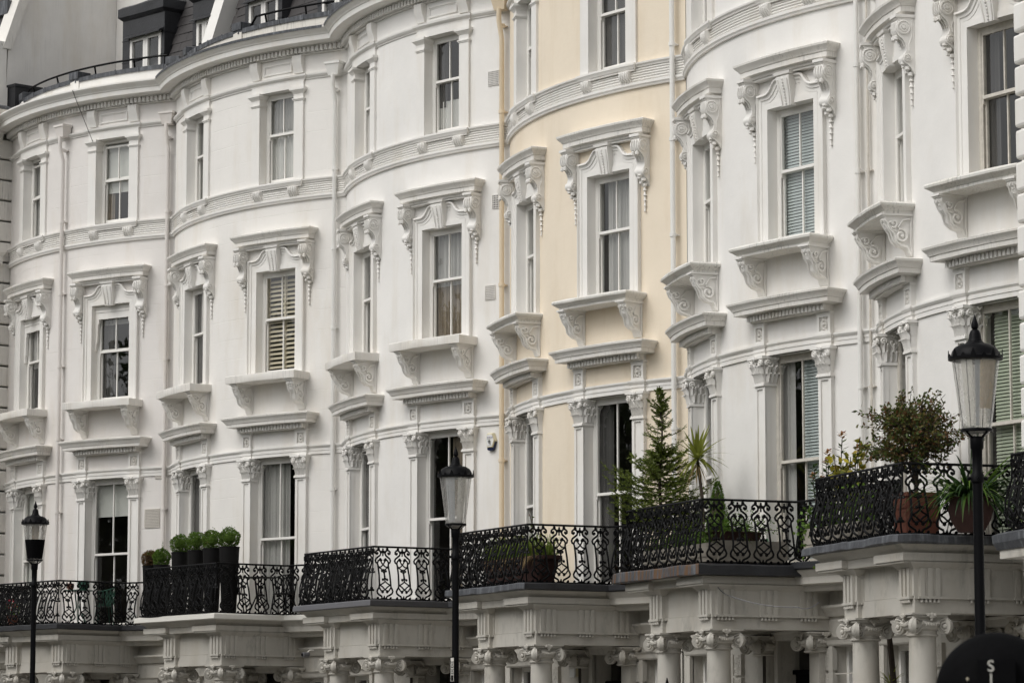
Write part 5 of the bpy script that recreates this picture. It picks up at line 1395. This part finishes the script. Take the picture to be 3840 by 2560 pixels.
b = MB(); b.lathe(ID, (0, 0, 0), [(.13, .36), (.135, .6), (.09, 1.0), (.01, 1.26)], 10); link('inner_twigs', b.mesh('inner_twigs', 'bark'), t)
def trough(h, x, y, lx, ly, hh, lab, mat='stone_trough'):
    t = thing('planter_trough', lab, 'planter', put(h, x, y, ZF), rz(h)); b = MB()
    b.box(ID, -lx, lx, -ly, ly, 0, .05, 6); b.box(ID, -lx, lx, -ly, -ly + .05, .05, hh, 6); b.box(ID, -lx, lx, ly - .05, ly, .05, hh, 6); b.box(ID, -lx, -lx + .05, -ly + .05, ly - .05, .05, hh); b.box(ID, lx - .05, lx, -ly + .05, ly - .05, .05, hh); b.box(ID, -lx + .02, lx - .02, -ly - .012, -ly, .08, hh - .05)
    link('pot', b.mesh('pot', mat, smooth=False), t); b = MB(); b.box(ID, -lx + .05, lx - .05, -ly + .05, ly - .05, .05, hh - .03); link('soil', b.mesh('soil', 'soil', smooth=False), t)
    return t
t = trough('E', .62, 1.32, 1.25, .17, .30, 'long pale stone trough with low greenery behind the front railing')
b = MB()
for _ in range(700):
    x = rnd.uniform(-1.2, 1.2); d = rdir(.9); b.leaf((x, rnd.uniform(-.14, .14), .28 + rnd.random() ** 2 * .25), d, d.cross(rdir()).normalized(), .075, .035)
link('foliage', b.mesh('foliage', 'leaf_bright', smooth=False, fix=False), t)
trough('E', 1.72, .72, .18, .62, .34, 'plain pale stone trough set along the side railing under the ferny bowl')
t = thing('planter_trough', 'low brown bowl of bright ferny leaves beside the conical shrub', 'planter', put('E', 1.68, .95, ZF + .345), rz('E'))
b = MB(); tro(b, .24, .46, .14, .85, .03); link('pot', b.mesh('pot', 'terracotta_dark'), t)
b = MB()
for _ in range(150): d = Vector((rnd.uniform(-1, 1), rnd.uniform(-1, 1), rnd.uniform(.3, 1.2))); b.strap((rnd.uniform(-.2, .2), rnd.uniform(-.4, .4), .11), d, rnd.uniform(.25, .5), .022, 1.6)
for _ in range(1300): d = rdir(.5); b.leaf((rnd.gauss(-.05, .2), rnd.gauss(0, .32), .12 + abs(rnd.gauss(0, .17))), d, d.cross(rdir()).normalized(), .05, .02)
link('foliage', b.mesh('foliage', 'leaf_bright', smooth=False, fix=False), t)
t = thing('watering_can', 'green plastic watering can behind the railing near the window', 'watering can', put('E', 1.38, .22, ZF), rz('E'))
b = MB(); b.lathe(ID, (0, 0, 0), [(.12, 0), (.125, .02), (.115, .24), (.08, .27), (.08, .29)], 18); link('body', b.mesh('body', 'green_plastic'), t)
b = MB(); b.tube(ID, [(-.13, 0, .08), (-.13, 0, .3), (-.06, 0, .40), (.05, 0, .41), (.1, 0, .34), (.1, 0, .25)], .014, 6); link('handle', b.mesh('handle', 'green_plastic'), t)
b = MB(); b.tube(ID, [(.11, 0, .06), (.2, 0, .2), (.27, 0, .36)], [.022, .015, .012], 6); link('spout', b.mesh('spout', 'green_plastic'), t)

# nearest white house
t = thing('bush', 'large open bush of reddish green leaves in a square terracotta pot', 'bush', put('F', 1.36, 1.05, ZF), rz('F'))
b = MB(); mq = ID
b.box(mq, -.24, .24, -.24, .24, .04, .64); b.box(mq, -.26, .26, -.26, .26, .60, .66)
for x in (-.243, .243):
    for z0, z1 in ((.06, .22), (.25, .41), (.44, .58)): b.box(mq, x - .008, x + .008, -.2, .2, z0, z1); b.box(mq, -.2, .2, x - .008, x + .008, z0, z1)
link('pot', b.mesh('pot', 'terracotta', smooth=False), t)
b = MB(); g = MB()
def branch(p, d, ln, r, depth):
    pts = [p]; dd = d.copy()
    for k in range(3): dd = (dd + rdir() * .28 + Vector((0, 0, .04))).normalized(); pts.append(pts[-1] + dd * ln / 3)
    b.tube(ID, [tuple(q) for q in pts], [r, r * .88, r * .76, r * .62], 5 if depth < 3 else 4, cap=False)
    if depth >= 3:
        for k in range(3):
            for _ in range(5):
                d2 = (dd + rdir() * 1.0).normalized(); g.leaf(pts[k + 1] + rdir() * .012, d2, d2.cross(rdir()).normalized(), rnd.uniform(.045, .08), .03)
    if depth < 5:
        for _ in range(3 if depth < 3 else 2):
            nd = (dd + rdir() * (.75 if depth < 2 else .85)).normalized()
            if depth < 2: nd.z = abs(nd.z) * .6 + .12
            branch(pts[-1 if rnd.random() < .75 else -2], nd.normalized(), ln * rnd.uniform(.66, .86), r * .62, depth + 1)
rnd = random.Random(8); CB = Vector((.04, 0, 1.56)); EX = Vector((1.0, .74, .60))
def inside():
    while True:
        v = Vector((rnd.uniform(-1, 1), rnd.uniform(-1, 1), rnd.uniform(-1, 1)))
        if v.length < 1 and v.length > .25: return v
b.tube(ID, [(0, 0, .6), (.02, 0, .85), (.0, .02, 1.1), (.03, 0, 1.35)], [.035, .032, .026, .018], 7)
hubs = [Vector((rnd.uniform(-.25, .25), rnd.uniform(-.2, .2), rnd.uniform(1.15, 1.6))) for _ in range(9)]
for q in hubs: b.tube(ID, [(0, 0, .75), tuple(q * .55 + Vector((0, 0, .45))), tuple(q)], [.018, .014, .011], 5)
for _ in range(420):
    v = inside(); lump = 1 + .16 * sin(5 * v.x + 1) * sin(4 * v.y + 2) + .12 * sin(7 * v.z + 3 * v.x)
    tip = CB + Vector((v.x * EX.x, v.y * EX.y, v.z * EX.z)) * lump
    if tip.x > .35 and tip.z > 1.75 and rnd.random() < .35: continue
    hb = min(hubs, key=lambda q: (q - tip).length); mid = (hb + tip) / 2 + rdir() * .06
    b.tube(ID, [tuple(hb), tuple(mid), tuple(tip)], [.008, .006, .003], 4, cap=False)
    dens = 15 if tip.x < .3 else 11
    for _k in range(dens):
        p = mid.lerp(tip, rnd.random() ** .6) + rdir() * rnd.uniform(0, .075); d2 = (tip - hb).normalized() * .5 + rdir() * .9; d2.normalize(); g.leaf(p, d2, d2.cross(rdir()).normalized(), rnd.uniform(.045, .08), .034)
link('branches', b.mesh('branches', 'bark'), t); link('foliage', g.mesh('foliage', 'leaf_bush', smooth=False, fix=False), t)
t = trough('F', -.55, 1.35, .95, .17, .32, 'weathered stone trough overgrown with yellow green leaves at the near railing')
b = MB()
for _ in range(420):
    x = rnd.uniform(-.9, .95); d = rdir(.7); z = .3 + rnd.random() ** 1.5 * (.35 + .25 * (x > .2)); b.leaf((x, rnd.uniform(-.16, .16), z), d, d.cross(rdir()).normalized(), .10, .05)
for _ in range(90): d = rdir(.2); b.leaf((-.9 + rnd.gauss(0, .1), -.15 + rnd.gauss(0, .06), .25 + rnd.gauss(0, .16)), d, d.cross(rdir()).normalized(), .07, .05)
link('foliage', b.mesh('foliage', 'leaf_bright', smooth=False, fix=False), t)
def stems(h, x, y, lab, spec, mat, z0=.28):
    t = thing('flowering_plant', lab, 'plant', put(h, x, y, ZF), rz(h)); b = MB(); g = MB(); gg = MB()
    b.lathe(ID, (0, 0, 0), [(.10, 0), (.13, .3), (.14, .3), (.14, .33), (.12, .33)], 14); link('pot', b.mesh('pot', 'terracotta_dark'), t); b = MB()
    for (dx, dy, hz, tuft) in spec:
        gg = MB()
        b.tube(ID, [(dx * .3, dy * .3, z0), (dx * .8, dy * .7, hz * .6), (dx, dy, hz)], .008, 5)
        for k in range(10):
            a = k * 2.4; d = Vector((cos(a), sin(a), .5)).normalized(); (gg if tuft else g).leaf(Vector((dx, dy, hz + .01 * k)), d, d.cross(Vector((0, 0, 1))).normalized(), .10, .05)
        for k in range(22):
            a = k * 2.4; d = Vector((cos(a), sin(a), .35)).normalized(); tt = .70 + .28 * k / 22; g.leaf(Vector((dx * (.3 + .7 * tt), dy * tt, hz * tt)), d, d.cross(Vector((0, 0, 1))).normalized(), .15, .045)
        if gg.v: link('flower', gg.mesh('flower', 'leaf_redtip', smooth=False, fix=False), t)
    link('stem', b.mesh('stem', 'bark'), t); link('foliage', g.mesh('foliage', mat, smooth=False, fix=False), t)
stems('F', -1.55, 1.05, 'plant with rusty red tufts and narrow leaves over the near railing', [(-.62, .0, 1.14, 1), (-.34, .1, 1.34, 1), (-.06, .0, 1.45, 1), (.56, -.05, 1.66, 1), (.78, .1, 1.45, 1), (-.30, -.12, 1.24, 0), (-.52, .1, 1.08, 1), (.0, .05, 1.2, 0)], 'leaf_strap')
t = thing('flowering_plant', 'bright yellow variegated shrub beside the rusty red tufts', 'shrub', put('F', -.95, 1.02, ZF), rz('F'))
pot_lathe(t, [(.14, 0), (.18, .3), (.19, .3), (.19, .34), (.16, .34)], 'terracotta_dark', 18, (.16, .31))
b = MB(); g = MB()
for k in range(16):
    a = k * 2.4; tip = Vector((cos(a) * rnd.uniform(.05, .34), sin(a) * rnd.uniform(.05, .3), rnd.uniform(.8, 1.74))); b.tube(ID, [(0, 0, .3), tuple(tip * .6), tuple(tip)], .007, 4)
    for j in range(16): d = rdir(.1); g.leaf(tip * rnd.uniform(.72, 1.02) + rdir() * .05, d, d.cross(rdir()).normalized(), .13, .075)
link('stem', b.mesh('stem', 'bark'), t); link('foliage', g.mesh('foliage', 'leaf_yellow', smooth=False, fix=False), t)
t = thing('potted_plant', 'round dark terracotta pot of long strap leaves behind the near lamp post', 'potted plant', put('F', 2.95, 1.0, ZF), rz('F'))
pot_lathe(t, [(.18, 0), (.28, .17), (.32, .32), (.28, .44), (.29, .48), (.26, .48), (.25, .43)], 'terracotta_dark', 26, (.25, .44))
b = MB()
for _ in range(230): a = rnd.uniform(0, 6.28); d = Vector((cos(a) * .85, sin(a) * .85, rnd.uniform(.35, 1.6))); b.strap((cos(a) * .12, sin(a) * .12, .44), d, rnd.uniform(.55, 1.15), rnd.uniform(.036, .055), rnd.uniform(.9, 2.4), 7)
for k in range(3): b.tube(ID, [(0, .05 * k, .5), (.1 * k - .05, .05, 1.1), (.16 * k, .05, 1.45 - .1 * k)], .008, 4); b.blob(ID, (.16 * k, .05, 1.47 - .1 * k), .02, .02, .04)
link('foliage', b.mesh('foliage', 'leaf_strap', smooth=False, fix=False), t)
# palm growing from the area between the near columns
gp = wpt('F', -.25, .7, 0)
t = thing('cordyline', 'thin dark palm trunk with a small leaf tuft between the near columns', 'palm', (gp.x, gp.y, 0), rz('F'))
b = MB(); b.tube(ID, [(.15, 0, 0), (.14, 0, 1.6), (.12, 0, 2.6), (0, 0, 3.3), (-.10, 0, 3.75)], [.06, .055, .05, .045, .04], 8); link('trunk', b.mesh('trunk', 'bark'), t)
for i in range(40): a = i * 2.4; el_ = 1.2 - 1.6 * i / 40; d = Vector((cos(a) * cos(el_), sin(a) * cos(el_), sin(el_))); b = MB(); b.strap(Vector((-.02, 0, 2.78)), d, rnd.uniform(.3, .45), .026, .9, 6); link('leaf', b.mesh('leaf', 'leaf_palm', smooth=False, fix=False), t)

# ------------------------------------------------------------------ the garden across the road (seen in the panes)
def tree_mesh():
    rr = random.Random(21); b = MB(); g = MB()
    b.tube(ID, [(0, 0, 0), (.1, .05, 2), (0, .1, 4.5), (.1, 0, 8)], [.32, .26, .2, .1], 10)
    for i in range(620):
        while True:
            d = Vector((rr.uniform(-1, 1), rr.uniform(-1, 1), rr.uniform(-1, 1)))
            if .35 < d.length < 1: break
        c = Vector((d.x * 4.1, d.y * 4.1, 7.6 + d.z * 5.2))
        if i % 9 == 0: b.tube(ID, [(0, .05, rr.uniform(3, 7)), tuple(c * .6 + Vector((0, 0, 2.4))), tuple(c)], [.09, .05, .015], 5)
        for _ in range(18):
            p = c + Vector((rr.gauss(0, .38), rr.gauss(0, .38), rr.gauss(0, .34))); e = Vector((rr.uniform(-1, 1), rr.uniform(-1, 1), rr.uniform(-1, .6))).normalized(); s = e.cross(Vector((rr.uniform(-1, 1), rr.uniform(-1, 1), rr.uniform(-1, 1))))
            g.leaf(p, e, s.normalized() if s.length > .01 else Vector((1, 0, 0)), .34, .2)
    return b.mesh('trunk', 'bark'), g.mesh('crown', 'leaf_tree', smooth=False, fix=False)
tk, cr_ = tree_mesh()
TREES = [(-44, -27), (-33, -25), (-23, -26.5), (-12, -25), (-2, -27), (8, -29), (18, -34), (30, -40), (42, -44), (56, -46), (68, -43), (80, -40)] + [(-48 + 9.5 * k, -40 - (k % 3)) for k in range(9)]  # second row added out of view, with dense crowns, to darken the porches
for i, (x, y) in enumerate(TREES):
    t = thing('garden_tree', 'unseen leafy garden tree across the road, shading the white terrace', 'tree', (x, y, 0), i * 1.1, 'garden trees across the road')
    sc_ = 1.0 + .25 * ((i * 7) % 5) / 5; t.scale = (sc_, sc_, sc_); link('trunk', tk, t); link('crown', cr_, t)
# a scalloped white pelmet board inside the second floor windows of the far house
for s_ in (-1, 1):
    m_ = G(s_ * UR)
    def pelm(b):
        b.box(m_, -.60, .60, -.16, -.10, 3.74, 4.06); b.box(m_, -.60, .60, -.155, -.085, 3.90, 3.935); b.box(m_, -.60, .60, -.155, -.085, 3.985, 4.02)
        for sg_ in (-1, 1):
            q_ = lambda a, w_, c: m_(a, w_, c)
            b.prism(lambda a, p, c: m_(p, a, c), [(sg_ * .60, 3.74), (sg_ * .47, 3.74), (sg_ * .47, 3.66), (sg_ * .50, 3.62), (sg_ * .52, 3.2), (sg_ * .55, 3.14), (sg_ * .56, 3.02), (sg_ * .60, 2.98)], -.16, -.10)
    part('window_pelmet', f'pelm{s_}', pelm, 'trim_white', HS['A'], smooth=False)
